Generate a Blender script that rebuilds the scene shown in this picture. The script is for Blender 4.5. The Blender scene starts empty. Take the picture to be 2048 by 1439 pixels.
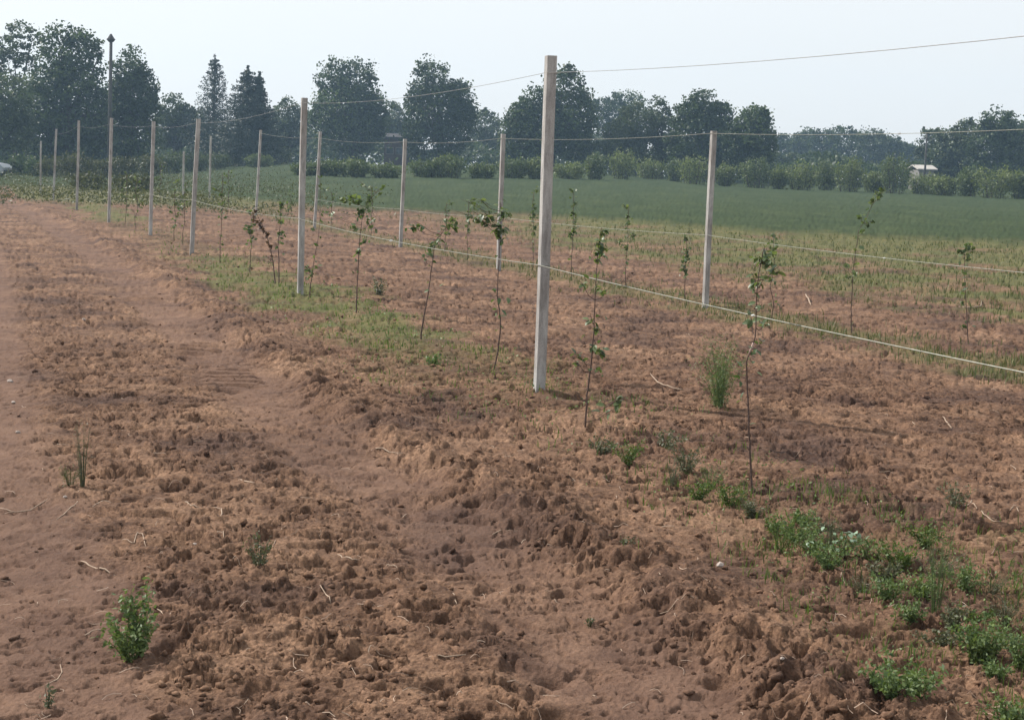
import bpy, math, random
import numpy as np
from mathutils import Vector, Matrix

random.seed(7)
RNG = np.random.default_rng(11)
scene = bpy.context.scene
COL = scene.collection

# ------------------------------------------------------------------ camera
FPX, PW, PH = 2800.0, 2048.0, 1439.0
CAM_H = 1.6
PITCH = math.atan(380.0 / FPX)
ROLL = math.radians(1.6)
F0 = np.array([0, math.cos(PITCH), -math.sin(PITCH)])
U0 = np.array([0, math.sin(PITCH), math.cos(PITCH)])
R0 = np.array([1.0, 0, 0])
CR = R0 * math.cos(ROLL) + U0 * math.sin(ROLL)
CU = U0 * math.cos(ROLL) - R0 * math.sin(ROLL)
cam_data = bpy.data.cameras.new("camera")
cam = bpy.data.objects.new("camera", cam_data)
COL.objects.link(cam)
cam_data.sensor_fit = 'HORIZONTAL'
cam_data.sensor_width = 36.0
cam_data.lens = 36.0 * FPX / PW
cam_data.clip_start = 0.1
cam_data.clip_end = 3000.0
M = Matrix(((CR[0], CU[0], -F0[0], 0.0), (CR[1], CU[1], -F0[1], 0.0),
            (CR[2], CU[2], -F0[2], CAM_H), (0, 0, 0, 1)))
cam.matrix_world = M
scene.camera = cam

# ------------------------------------------------------------------ sky, sun, exposure
SUN_AZ = math.atan2(-0.90, 0.43)      # from behind the trees, left
SUN_EL = math.radians(43)
world = bpy.data.worlds.new("World")
scene.world = world
world.use_nodes = True
wn = world.node_tree
wn.nodes.clear()
sky = wn.nodes.new("ShaderNodeTexSky")
sky.sky_type = 'NISHITA'
sky.sun_disc = False
sky.sun_elevation = SUN_EL
sky.sun_rotation = SUN_AZ
sky.air_density = 1.0
sky.dust_density = 2.5
sky.ozone_density = 1.0
hsv = wn.nodes.new("ShaderNodeHueSaturation")
hsv.inputs["Saturation"].default_value = 0.45
bg = wn.nodes.new("ShaderNodeBackground")
bg.inputs["Strength"].default_value = 0.135
wo = wn.nodes.new("ShaderNodeOutputWorld")
wn.links.new(sky.outputs[0], hsv.inputs["Color"])
veil = wn.nodes.new("ShaderNodeMix"); veil.data_type = 'RGBA'
veil.inputs[0].default_value = 0.78                      # bright white summer haze veiling the blue
veil.inputs[7].default_value = (6.1, 6.3, 6.4, 1)
wn.links.new(hsv.outputs[0], veil.inputs[6])
wn.links.new(veil.outputs[2], bg.inputs["Color"])
wn.links.new(bg.outputs[0], wo.inputs["Surface"])
sun_d = bpy.data.lights.new("sun", 'SUN')
sun_d.energy = 5.0
sun_d.angle = math.radians(0.6)
sun_d.color = (1.0, 0.945, 0.87)
sun = bpy.data.objects.new("sun", sun_d)
COL.objects.link(sun)
sdir = Vector((math.sin(SUN_AZ) * math.cos(SUN_EL), math.cos(SUN_AZ) * math.cos(SUN_EL), math.sin(SUN_EL)))
sun.rotation_euler = sdir.to_track_quat('Z', 'Y').to_euler()
sun.location = (0, 0, 30)
scene.view_settings.view_transform = 'Standard'
scene.view_settings.look = 'None'
scene.view_settings.gamma = 1.0
scene.view_settings.use_curve_mapping = False
scene.view_settings.exposure = 0.3
HAZE_DENSITY = 0.00068

# ------------------------------------------------------------------ noise helpers (numpy)
def _hash(ix, iy, seed):
    h = (ix.astype(np.int64) * 374761393 + iy.astype(np.int64) * 668265263 + seed * 1442695041) & 0xFFFFFFFF
    h = ((h ^ (h >> 13)) * 1274126177) & 0xFFFFFFFF
    h = ((h ^ (h >> 16)) * 2246822519) & 0xFFFFFFFF
    h = h ^ (h >> 15)
    return (h & 0xFFFFFF) / float(0x1000000)

def perlin(x, y, seed=0):
    ix = np.floor(x); iy = np.floor(y)
    fx = x - ix; fy = y - iy
    ux = fx * fx * fx * (fx * (fx * 6 - 15) + 10)
    uy = fy * fy * fy * (fy * (fy * 6 - 15) + 10)
    def g(dx, dy):
        a = _hash(ix + dx, iy + dy, seed) * 2 * math.pi
        return np.cos(a) * (fx - dx) + np.sin(a) * (fy - dy)
    n0 = g(0, 0) * (1 - ux) + g(1, 0) * ux
    n1 = g(0, 1) * (1 - ux) + g(1, 1) * ux
    return (n0 * (1 - uy) + n1 * uy) * 1.5

def fbm(x, y, seed=0, octv=3, gain=0.5):
    s = 0; a = 1.0
    for k in range(octv):
        s = s + a * perlin(x * 2 ** k, y * 2 ** k, seed + k * 17)
        a *= gain
    return s

def worley(x, y, seed=0):
    ix = np.floor(x); iy = np.floor(y)
    best = np.full(x.shape, 9.0); bid = np.zeros(x.shape)
    for dx in (-1, 0, 1):
        for dy in (-1, 0, 1):
            cx = ix + dx; cy = iy + dy
            px = cx + _hash(cx, cy, seed); py = cy + _hash(cx, cy, seed + 5)
            d = (px - x) ** 2 + (py - y) ** 2
            m = d < best
            best = np.where(m, d, best)
            bid = np.where(m, _hash(cx, cy, seed + 9), bid)
    return np.sqrt(best), bid

def plates(x, y, seed, tilt=0.8):
    """broken crust: every cell its own height and tilt, with sharp steps between"""
    ix = np.floor(x); iy = np.floor(y)
    best = np.full(x.shape, 9.0); hh = np.zeros(x.shape)
    for dx in (-1, 0, 1):
        for dy in (-1, 0, 1):
            cx = ix + dx; cy = iy + dy
            ox = x - cx - _hash(cx, cy, seed); oy = y - cy - _hash(cx, cy, seed + 5)
            d = ox * ox + oy * oy
            v = _hash(cx, cy, seed + 9) - 0.5 + tilt * (ox * (_hash(cx, cy, seed + 11) - 0.5) + oy * (_hash(cx, cy, seed + 13) - 0.5))
            m = d < best
            best = np.where(m, d, best); hh = np.where(m, v, hh)
    return hh

def sstep(a, b, x):
    t = np.clip((x - a) / (b - a), 0, 1)
    return t * t * (3 - 2 * t)

# ------------------------------------------------------------------ the lie of the land
ROW1 = (0.24, 10.0)
ND = np.array([-0.36, 0.933])      # direction along the rows
NN = np.array([0.933, 0.36])       # across the rows, away from the lane

def across(X, Y):
    return (X - ROW1[0]) * NN[0] + (Y - ROW1[1]) * NN[1]

def along(X, Y):
    return (X - ROW1[0]) * ND[0] + (Y - ROW1[1]) * ND[1]

RU = [-0.6, -0.366, -0.25, -0.19, -0.15, 0.0, 0.07, 0.15, 0.25, 0.37, 0.6]
RH = [0.1, 0.15, 0.55, 1.2, 1.62, 1.5, 1.1, 0.65, 0.5, 0.5, 0.5]

def macro(X, Y):
    s = across(X, Y)
    h = -0.16 * sstep(0.6, 5.5, s) * (1 - sstep(40, 70, Y))
    u = X / np.maximum(Y, 1.0)
    far = np.interp(u, RU, RH)
    h = h + far * sstep(62, 150, Y) * (1 + 0.15 * sstep(150, 400, Y))
    return h

def ray(px, py):
    d = F0 * FPX + CR * (px - PW / 2) + CU * (PH / 2 - py)
    return d / d[1]

def on_ground(px, py):
    """where the line of sight of a photo pixel meets the land"""
    d = ray(px, py)
    t = 5.0
    for _ in range(60):
        h = float(macro(np.array(d[0] * t), np.array(t)))
        tn = (h - CAM_H) / d[2] if d[2] < -1e-5 else 300
        tn = min(max(tn, 1.0), 300)
        t = 0.5 * t + 0.5 * tn
    return d[0] * t, t

def at(px, py, Y):
    d = ray(px, py)
    return np.array([d[0] * Y, Y, CAM_H + d[2] * Y])

T1 = [on_ground(*p) for p in [(0, 398), (70, 428), (160, 485), (240, 545), (310, 605), (390, 670), (465, 738),
                              (560, 830), (680, 915), (790, 990), (930, 1080), (1050, 1165), (1170, 1270), (1300, 1380), (1500, 1600)]]
T2 = [(x - 1.8 * NN[0], y - 1.8 * NN[1]) for x, y in T1]
HOLES = [(*on_ground(x, y), r / FPX * on_ground(x, y)[1]) for x, y, r in
         [(785, 1300, 34), (690, 1312, 22), (762, 1332, 16), (905, 1212, 22), (1445, 1348, 30), (1105, 1335, 30), (545, 1068, 22), (130, 1440, 26), (345, 1283, 26),  # last dent on this line stands in for the tall weed's shadow
          (318, 681, 12), (1275, 998, 20), (1310, 1000, 14), (1170, 910, 14), (1745, 918, 16), (1600, 910, 18), (1700, 1040, 14), (1950, 1055, 26), (2020, 1062, 22), (1205, 1120, 18), (1255, 1130, 18),
          (770, 1040, 14), (800, 1075, 16), (820, 1092, 14), (620, 790, 10), (250, 790, 16), (1890, 950, 16), (1910, 1310, 18)]]
LUGS = [(*on_ground(466, 748), 0.42), (*on_ground(300, 592), 0.42), (*on_ground(395, 690), 0.28)]
EDGE_PX = [(-300, 372), (0, 374), (130, 376), (330, 388), (430, 398), (520, 406), (640, 418), (800, 425),
           (1100, 436), (1500, 466), (2048, 492), (2300, 505)]
EDGE = [on_ground(*p) for p in EDGE_PX]
EDGE_U = [p[0] / p[1] for p in EDGE]
EDGE_Y = [p[1] for p in EDGE]

def poly_dist(X, Y, pts):
    best = np.full(X.shape, 1e9); side = np.zeros(X.shape); alng = np.zeros(X.shape)
    L = 0.0
    for (x0, y0), (x1, y1) in zip(pts[:-1], pts[1:]):
        dx, dy = x1 - x0, y1 - y0
        l = math.hypot(dx, dy)
        t = np.clip(((X - x0) * dx + (Y - y0) * dy) / (l * l), 0, 1)
        ex = X - x0 - t * dx; ey = Y - y0 - t * dy
        d = np.hypot(ex, ey)
        m = d < best
        best = np.where(m, d, best)
        side = np.where(m, np.sign(ex * dy - ey * dx), side)
        alng = np.where(m, L + t * l, alng)
        L += l
    return best, side, alng

def masks(X, Y):
    """where grass, crop, wheel tracks lie (all in metres on the ground)"""
    u = X / np.maximum(Y, 0.5)
    s = across(X, Y); a = along(X, Y)
    wob = fbm(X * 0.9, Y * 0.9, 31, 3)
    crop = sstep(-1.2, 1.2, Y - np.interp(u, EDGE_U, EDGE_Y) + wob * 1.5) * (Y > 20)
    w1 = 0.76 + 0.2 * np.sin(a * 0.9)
    g1 = sstep(w1 + 0.3, w1 - 0.35, np.abs(s + 0.1) + 0.5 * wob)
    g1 = g1 * (1 - 0.4 * sstep(4.5, 1.5, a)) * (0.75 + 0.25 * sstep(-0.5, 0.1, fbm(X * 1.3, Y * 1.3, 33, 3)))
    g1 = g1 * (1 - 0.75 * sstep(0.2, -1.2, a) * sstep(-3.3, -2.2, a)) * (1 - 0.35 * (1 - sstep(0, 3, a)) * sstep(-1, 0, a))
    g1 = g1 * (1 - 0.55 * sstep(14, 15.5, a) * sstep(30, 26, a))
    g1 = g1 * (1 - sstep(-1.2, -2.6, a) * (0.35 + 0.45 * sstep(0.1, -0.35, fbm(X * 2.2, Y * 2.2, 79, 2))))
    d1, sd1, al1 = poly_dist(X, Y, T1)
    g1 = g1 * sstep(0.25, 0.6, d1)
    g2 = 0.75 * sstep(1.1, 0.2, np.abs(s - 5.6 + 0.1) + 0.6 * wob) * (Y > 6)
    g3 = sstep(7.2, 9.8, s + 1.2 * wob - 0.4) * (0.35 + 0.65 * sstep(-0.12, 0.05, u)) * (Y > 8)
    g3 = g3 * (0.5 + 0.5 * sstep(-0.45, 0.3, fbm(X * 0.45, Y * 0.45, 78, 3) + 0.5 * sstep(12, 18, s)))
    scr = fbm(X * 0.25, Y * 0.25, 77, 2)
    g4 = sstep(44, 54, Y + 3 * scr) * sstep(-0.1, -0.2, u) * (s > -2.2)
    grass = np.clip(np.maximum(np.maximum(g1, g2), np.maximum(g3, g4)), 0, 1)
    return grass, crop, d1, sd1, al1, s, a

def soil(X, Y, full=False):
    """height of the land with its clods, ruts and tyre lugs"""
    grass, crop, d1, sd1, al1, s, a = masks(X, Y)
    d2, sd2, al2 = poly_dist(X, Y, T2)
    wv = 0.03 * perlin(al1 * 1.6, al1 * 0, 3)
    tvar = np.clip(0.75 + 0.55 * perlin(al1 * 0.9, al1 * 0 + 9.1, 6), 0.25, 1)
    wv = wv + 0.07 * perlin(X * 1.7, Y * 1.7, 7)
    tr1 = tvar * sstep(0.42, 0.14, d1 + wv + 0.08 * perlin(X * 4, Y * 4, 8))
    tr2 = sstep(0.46, 0.18, d2 + 0.09 * perlin(X * 3, Y * 3, 12))
    track = np.maximum(tr1, tr2)
    soft = sstep(0.1, 0.6, fbm(X * 0.8, Y * 0.8, 41, 2))          # patches rolled smoother
    rough = (1 - 0.74 * track) * (1 - 0.5 * soft) * (1 - crop)
    lugw = np.zeros(X.shape)
    for (lx, ly, lr) in LUGS:
        lugw = np.maximum(lugw, sstep(lr, lr * 0.55, np.hypot((X - lx), (Y - ly) * 0.6)))
    rough = rough * (1 - 0.8 * lugw)
    h = macro(X, Y)
    h = h + 0.022 * fbm(X * 0.9, Y * 0.9, 2, 2) * (1 - 0.6 * track)
    # domain warp so that nothing lines up
    wx = X + 0.06 * perlin(X * 6, Y * 6, 55) + 0.02 * perlin(X * 17, Y * 17, 57)
    wy = Y + 0.06 * perlin(X * 6, Y * 6, 56) + 0.02 * perlin(X * 17, Y * 17, 58)
    rid = lambda fx, fy, sd: (0.5 - np.abs(perlin(wx * fx, wy * fy, sd)))
    big = sstep(-0.5, 0.6, perlin(X * 0.7, Y * 0.7, 66))
    h = h + 0.013 * rough * rid(2.3, 3.9, 3) * (0.4 + big)
    h = h + 0.012 * rough * rid(5.1, 9.3, 4) * (0.5 + 0.8 * big)
    h = h - 0.014 * rough
    jx = wx + 0.022 * perlin(X * 45, Y * 45, 58); jy = wy + 0.022 * perlin(X * 45, Y * 45, 59)
    cl = 0.55 + 0.6 * sstep(-0.4, 0.5, perlin(X * 1.9, Y * 1.9, 67))
    h = h + (0.12 + 0.88 * rough) * cl * (0.016 * plates(jx * 6, jy * 12, 30, 1.6) + 0.008 * plates(jx * 14, jy * 25, 34, 1.5)
                                     + 0.005 * plates(jx * 36, jy * 46, 38, 1.4)
                                     + 0.012 * rid(9, 16, 14) + 0.004 * rid(24, 36, 15))
    h = h + 0.003 * perlin(X * 60, Y * 66, 16)
    f2, id2 = worley(jx * 12, jy * 15, 22)
    chunk = (f2 < 0.36) * (id2 > 0.80)
    h = h + rough * 0.022 * chunk * (0.6 + 0.6 * perlin(X * 40, Y * 40, 18))
    pit = perlin(wx * 3.3, wy * 4.4, 61)
    h = h - rough * 0.05 * sstep(0.42, 0.7, pit)
    fh, ih = worley(wx * 6.5, wy * 9.0, 24)
    h = h - rough * 0.042 * sstep(0.36, 0.22, fh + 0.1 * perlin(X * 22, Y * 26, 25)) * (ih > 0.66)
    fh, ih = worley(wx * 15, wy * 19, 26)
    h = h - (0.25 + 0.75 * rough) * 0.026 * sstep(0.36, 0.2, fh) * (ih > 0.6)
    pit2 = perlin(wx * 8.3, wy * 9.4, 62)
    h = h - rough * 0.035 * sstep(0.40, 0.75, pit2)
    # wheel ruts with a thrown-up bank on the far side
    h = h - 0.045 * tr1 - 0.02 * tr2
    bank = sstep(0.26, 0.48, d1) * sstep(1.0, 0.5, d1) * (sd1 < 0)
    diag = np.abs(perlin((al1 + d1 * 0.8) * 9, d1 * 3, 71))
    h = h + bank * (0.038 + 0.038 * diag + 0.03 * fbm(X * 5, Y * 5, 72, 2))
    # tyre lugs pressed in, where the ground was damp
    q = al1 + d1 * sd1 * 0.25 + 0.03 * perlin(X * 4, Y * 4, 84)
    lug = sstep(-0.5, 0.3, np.sin(q * 2 * math.pi / 0.2))
    h = h + 0.065 * (lug - 0.6) * lugw * sstep(0.26, 0.16, np.abs(d1 * -sd1 + 0.06))
    for (hx, hy, hr) in HOLES:
        h = h - 0.055 * np.exp(-(((X - hx) / hr) ** 2 + ((Y - hy) / (hr * 1.1)) ** 2) ** 1.5)
    q2 = al2 - sd2 * d2 * 0.9
    lug2 = sstep(0.1, 0.7, np.sin(q2 * 2 * math.pi / 0.19))
    h = h + 0.006 * lug2 * sstep(0.0, 0.4, perlin(al2 * 0.5, al2 * 0, 83)) * tr2
    # crop stands as a low uneven canopy
    h = h + crop * (0.12 + 0.03 * perlin(X * 2.1, Y * 2.1, 91) + 0.035 * perlin(X * 9, Y * 1.9, 92) + 0.03 * perlin(X * 23, Y * 7, 93))
    h = h + 0.05 * grass * sstep(30, 45, Y)
    # mound of spoil round the nearest post and a dent standing in for its shadow
    r0 = np.hypot(X - ROW1[0], Y - ROW1[1])
    h = h + 0.04 * np.exp(-(r0 / 0.33) ** 2)
    r1 = np.hypot((X - 0.50) / 1.7, Y - 9.86)
    h = h - 0.05 * np.exp(-(r1 / 0.09) ** 2)
    if full:
        return h, grass, crop, track
    return h

def gz(x, y):
    return float(soil(np.array([x], dtype=float), np.array([y], dtype=float))[0])

# ------------------------------------------------------------------ mesh helpers
def mesh_np(name, V, Fc, mat=None, attrs=None, smooth=False):
    V = np.asarray(V, dtype=np.float32); Fc = np.asarray(Fc, dtype=np.int32)
    me = bpy.data.meshes.new(name)
    k = Fc.shape[1]
    me.vertices.add(len(V)); me.vertices.foreach_set("co", V.ravel())
    me.loops.add(Fc.size); me.loops.foreach_set("vertex_index", Fc.ravel())
    me.polygons.add(len(Fc))
    me.polygons.foreach_set("loop_start", np.arange(0, Fc.size, k, dtype=np.int32))
    me.polygons.foreach_set("loop_total", np.full(len(Fc), k, dtype=np.int32))
    if smooth:
        me.polygons.foreach_set("use_smooth", np.ones(len(Fc), dtype=bool))
    me.update(calc_edges=True)
    for an, arr in (attrs or {}).items():
        at_ = me.attributes.new(an, 'FLOAT', 'POINT')
        at_.data.foreach_set("value", np.asarray(arr, dtype=np.float32))
    if mat:
        me.materials.append(mat)
    return me

def link(name, me, parent=None, loc=None):
    o = bpy.data.objects.new(name, me)
    COL.objects.link(o)
    if parent:
        o.parent = parent
    if loc is not None:
        o.location = loc
    return o

def tag(o, label=None, cat=None, group=None, kind=None):
    if label: o['label'] = label
    if cat: o['category'] = cat
    if group: o['group'] = group
    if kind: o['kind'] = kind
    return o

def empty(name, loc, label, cat, group=None):
    o = bpy.data.objects.new(name, None)
    COL.objects.link(o); o.location = loc; o.empty_display_size = 0.2
    return tag(o, label, cat, group)

class MB:
    """collects pieces of mixed meshes into one triangle/quad mesh"""
    def __init__(self): self.v = []; self.f = []; self.n = 0; self.t = []
    def add(self, V, Fc, tint=0.5):
        V = np.asarray(V, dtype=float)
        self.v.append(V)
        for f in Fc: self.f.append(tuple(i + self.n for i in f))
        self.n += len(V)
        self.t.append(np.full(len(V), tint) if np.isscalar(tint) else tint)
    def tube(self, pts, radii, sides=5, tint=0.5, cap=True):
        pts = [np.array(p, dtype=float) for p in pts]
        rings = []
        for i, p in enumerate(pts):
            a = pts[max(i - 1, 0)]; b = pts[min(i + 1, len(pts) - 1)]
            d = b - a; d = d / (np.linalg.norm(d) + 1e-9)
            ref = np.array([0, 0, 1.0]) if abs(d[2]) < 0.9 else np.array([1.0, 0, 0])
            x = np.cross(d, ref); x /= np.linalg.norm(x); y = np.cross(d, x)
            r = radii[i] if hasattr(radii, '__len__') else radii
            for k in range(sides):
                an = 2 * math.pi * k / sides
                rings.append(p + r * (math.cos(an) * x + math.sin(an) * y))
        F = []
        for i in range(len(pts) - 1):
            for k in range(sides):
                k2 = (k + 1) % sides
                F.append((i * sides + k, i * sides + k2, (i + 1) * sides + k2, (i + 1) * sides + k))
        if cap:
            F.append(tuple(range(sides))[::-1]); F.append(tuple((len(pts) - 1) * sides + k for k in range(sides)))
        self.add(rings, F, tint)
    def box(self, c, d, rz=0, tint=0.5):
        cx, cy, cz = c; dx, dy, dz = (v / 2 for v in d)
        co, si = math.cos(rz), math.sin(rz)
        V = []
        for sx, sy, sz in ((-1,-1,-1),(1,-1,-1),(1,1,-1),(-1,1,-1),(-1,-1,1),(1,-1,1),(1,1,1),(-1,1,1)):
            x, y = sx * dx, sy * dy
            V.append((cx + x * co - y * si, cy + x * si + y * co, cz + sz * dz))
        self.add(V, [(0,3,2,1),(4,5,6,7),(0,1,5,4),(1,2,6,5),(2,3,7,6),(3,0,4,7)], tint)
    def build(self, name, mat, parent=None, smooth=False):
        me = bpy.data.meshes.new(name)
        me.from_pydata(np.concatenate(self.v).tolist(), [], self.f)
        at_ = me.attributes.new('tint', 'FLOAT', 'POINT')
        at_.data.foreach_set("value", np.concatenate(self.t).astype(np.float32))
        if smooth:
            me.polygons.foreach_set("use_smooth", np.ones(len(me.polygons), dtype=bool))
        me.materials.append(mat)
        return link(name, me, parent)

def unit(v):
    return v / (np.linalg.norm(v, axis=-1, keepdims=True) + 1e-9)

def leaf_quads(C, size, rng, flat=0.0, aspect=0.6, out=None):
    """kite-shaped leaves at the points C"""
    n = len(C)
    size = np.broadcast_to(size, (n,))[:, None] * rng.uniform(0.6, 1.3, (n, 1))
    a = unit(rng.normal(size=(n, 3)) * np.array([1, 1, 1 - flat * 0.8]))
    if out is not None:
        a = unit(a + out)
    b = unit(np.cross(a, rng.normal(size=(n, 3)) * np.array([1, 1, 1]) + 1e-4))
    V = np.stack([C - a * size * .5, C + b * size * aspect * .5 - a * size * .05, C + a * size * .5,
                  C - b * size * aspect * .5 - a * size * .05], 1).reshape(-1, 3)
    Fc = np.arange(n * 4).reshape(n, 4)
    return V, Fc

# ------------------------------------------------------------------ materials
def new_mat(name):
    m = bpy.data.materials.new(name); m.use_nodes = True
    nt = m.node_tree; nt.nodes.clear()
    out = nt.nodes.new("ShaderNodeOutputMaterial")
    return m, nt, out

def N(nt, t, **kw):
    n = nt.nodes.new(t)
    for k, v in kw.items(): setattr(n, k, v)
    return n

def noise(nt, vec, scale, detail=4, rough=0.6, dist=0.0):
    n = N(nt, "ShaderNodeTexNoise")
    n.inputs["Scale"].default_value = scale; n.inputs["Detail"].default_value = detail
    n.inputs["Roughness"].default_value = rough; n.inputs["Distortion"].default_value = dist
    nt.links.new(vec, n.inputs["Vector"]); return n

def ramp(nt, fac, stops):
    r = N(nt, "ShaderNodeValToRGB")
    els = r.color_ramp.elements
    while len(els) < len(stops): els.new(0.5)
    for e, (p, c) in zip(els, stops):
        e.position = p; e.color = (*c, 1) if len(c) == 3 else c
    nt.links.new(fac, r.inputs["Fac"]); return r

def mixc(nt, fac, a, b, mode='MIX'):
    m = N(nt, "ShaderNodeMix", data_type='RGBA', blend_type=mode)
    for s, v in ((m.inputs[0], fac), (m.inputs[6], a), (m.inputs[7], b)):
        if hasattr(v, 'is_output'): nt.links.new(v, s)
        elif isinstance(v, (int, float)): s.default_value = v
        else: s.default_value = (*v, 1)
    return m.outputs[2]

def simple_mat(name, c0, c1, scale=20, rough=0.7, bump=0.0, metallic=0.0, spec=0.3):
    m, nt, out = new_mat(name)
    tc = N(nt, "ShaderNodeTexCoord")
    n = noise(nt, tc.outputs["Object"], scale, 5, 0.65)
    r = ramp(nt, n.outputs[0], [(0.3, c0), (0.7, c1)])
    p = N(nt, "ShaderNodeBsdfPrincipled")
    p.inputs["Roughness"].default_value = rough; p.inputs["Metallic"].default_value = metallic
    p.inputs["Specular IOR Level"].default_value = spec
    nt.links.new(r.outputs[0], p.inputs["Base Color"])
    if bump:
        b = N(nt, "ShaderNodeBump"); b.inputs["Strength"].default_value = bump; b.inputs["Distance"].default_value = 0.01
        nt.links.new(n.outputs[0], b.inputs["Height"]); nt.links.new(b.outputs[0], p.inputs["Normal"])
    nt.links.new(p.outputs[0], out.inputs["Surface"])
    return m

def leaf_mat(name, dark, light, transl=0.3, rough=0.55, spec=0.35):
    m, nt, out = new_mat(name)
    at_ = N(nt, "ShaderNodeAttribute"); at_.attribute_name = "tint"
    tc = N(nt, "ShaderNodeTexCoord")
    n = noise(nt, tc.outputs["Object"], 1.3, 3)
    mx = N(nt, "ShaderNodeMath", operation='MULTIPLY_ADD'); mx.inputs[1].default_value = 0.6
    nt.links.new(n.outputs[0], mx.inputs[0]); nt.links.new(at_.outputs["Fac"], mx.inputs[2])
    sb = N(nt, "ShaderNodeMath", operation='SUBTRACT'); sb.inputs[1].default_value = 0.3; sb.use_clamp = True
    nt.links.new(mx.outputs[0], sb.inputs[0])
    c = mixc(nt, sb.outputs[0], dark, light)
    p = N(nt, "ShaderNodeBsdfPrincipled"); p.inputs["Roughness"].default_value = rough
    p.inputs["Specular IOR Level"].default_value = spec
    nt.links.new(c, p.inputs["Base Color"])
    t = N(nt, "ShaderNodeBsdfTranslucent")
    c2 = mixc(nt, 1.0, c, (1.1, 1.15, 0.6), 'MULTIPLY'); nt.links.new(c2, t.inputs["Color"])
    ms = N(nt, "ShaderNodeMixShader"); ms.inputs[0].default_value = transl
    nt.links.new(p.outputs[0], ms.inputs[1]); nt.links.new(t.outputs[0], ms.inputs[2])
    nt.links.new(ms.outputs[0], out.inputs["Surface"])
    return m

def soil_colour(nt, pos):
    n1 = noise(nt, pos, 0.9, 4, 0.6, 0.4)
    n2 = noise(nt, pos, 6.0, 6, 0.7, 0.3)
    n3 = noise(nt, pos, 55.0, 4, 0.7)
    base = ramp(nt, n1.outputs[0], [(0.32, (0.072, 0.044, 0.034)), (0.5, (0.130, 0.077, 0.051)), (0.68, (0.200, 0.124, 0.082))]).outputs[0]
    mid = ramp(nt, n2.outputs[0], [(0.30, (0.46, 0.42, 0.41)), (0.45, (0.9, 0.88, 0.87)), (0.68, (1.5, 1.49, 1.44))]).outputs[0]
    c = mixc(nt, 1.0, base, mid, 'MULTIPLY')
    fine = ramp(nt, n3.outputs[0], [(0.3, (0.5, 0.45, 0.43)), (0.5, (0.95, 0.95, 0.95)), (0.72, (1.65, 1.62, 1.55))]).outputs[0]
    return mixc(nt, 1.0, c, fine, 'MULTIPLY'), n2, n3

def ground_material():
    m, nt, out = new_mat("field_soil")
    geo = N(nt, "ShaderNodeNewGeometry"); pos = geo.outputs["Position"]
    c, n2, n3 = soil_colour(nt, pos)
    def attr(a):
        x = N(nt, "ShaderNodeAttribute"); x.attribute_name = a; return x.outputs["Fac"]
    track = attr("track"); grass = attr("grass"); crop = attr("crop")
    nt_tr = noise(nt, pos, 3.0, 5, 0.6, 0.5)
    trc = ramp(nt, nt_tr.outputs[0], [(0.3, (0.112, 0.066, 0.049)), (0.7, (0.180, 0.110, 0.079))]).outputs[0]
    trf = N(nt, "ShaderNodeMath", operation='MULTIPLY'); trf.inputs[1].default_value = 0.7
    nt.links.new(track, trf.inputs[0])
    c = mixc(nt, trf.outputs[0], c, trc)
    # thatch and low growth between the blades
    ng = noise(nt, pos, 1.7, 5, 0.65, 0.2)
    gcol = ramp(nt, ng.outputs[0], [(0.3, (0.058, 0.070, 0.024)), (0.55, (0.100, 0.100, 0.038)), (0.75, (0.150, 0.125, 0.060))]).outputs[0]
    ngf = noise(nt, pos, 9.0, 4, 0.7)
    gm = N(nt, "ShaderNodeMath", operation='MULTIPLY_ADD'); gm.inputs[1].default_value = 1.5; gm.inputs[2].default_value = -0.85
    nt.links.new(ngf.outputs[0], gm.inputs[0])
    ga = N(nt, "ShaderNodeMath", operation='MULTIPLY_ADD'); ga.inputs[1].default_value = 1.0
    nt.links.new(grass, ga.inputs[0]); nt.links.new(gm.outputs[0], ga.inputs[2]); ga.use_clamp = True
    gf = N(nt, "ShaderNodeMath", operation='MULTIPLY'); nt.links.new(ga.outputs[0], gf.inputs[0]); nt.links.new(grass, gf.inputs[1])
    c = mixc(nt, gf.outputs[0], c, gcol)
    # crop
    mp = N(nt, "ShaderNodeMapping"); mp.inputs["Scale"].default_value = (1, 0.35, 1); nt.links.new(pos, mp.inputs["Vector"])
    nc = noise(nt, mp.outputs[0], 0.6, 6, 0.7)
    nc2 = noise(nt, pos, 6.0, 3, 0.7)
    ccol = ramp(nt, nc.outputs[0], [(0.28, (0.020, 0.035, 0.012)), (0.5, (0.031, 0.047, 0.017)), (0.72, (0.050, 0.066, 0.025))]).outputs[0]
    cf = ramp(nt, nc2.outputs[0], [(0.3, (0.72, 0.72, 0.72)), (0.7, (1.25, 1.25, 1.2))]).outputs[0]
    ccol = mixc(nt, 1.0, ccol, cf, 'MULTIPLY')
    c = mixc(nt, crop, c, ccol)
    p = N(nt, "ShaderNodeBsdfPrincipled"); p.inputs["Roughness"].default_value = 0.95
    p.inputs["Specular IOR Level"].default_value = 0.12
    nt.links.new(c, p.inputs["Base Color"])
    n4 = noise(nt, pos, 130.0, 4, 0.7)
    b1 = N(nt, "ShaderNodeBump"); b1.inputs["Strength"].default_value = 0.9; b1.inputs["Distance"].default_value = 0.012
    nt.links.new(n3.outputs[0], b1.inputs["Height"])
    b2 = N(nt, "ShaderNodeBump"); b2.inputs["Strength"].default_value = 0.7; b2.inputs["Distance"].default_value = 0.004
    nt.links.new(n4.outputs[0], b2.inputs["Height"]); nt.links.new(b1.outputs[0], b2.inputs["Normal"])
    nt.links.new(b2.outputs[0], p.inputs["Normal"])
    nt.links.new(p.outputs[0], out.inputs["Surface"])
    return m

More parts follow.
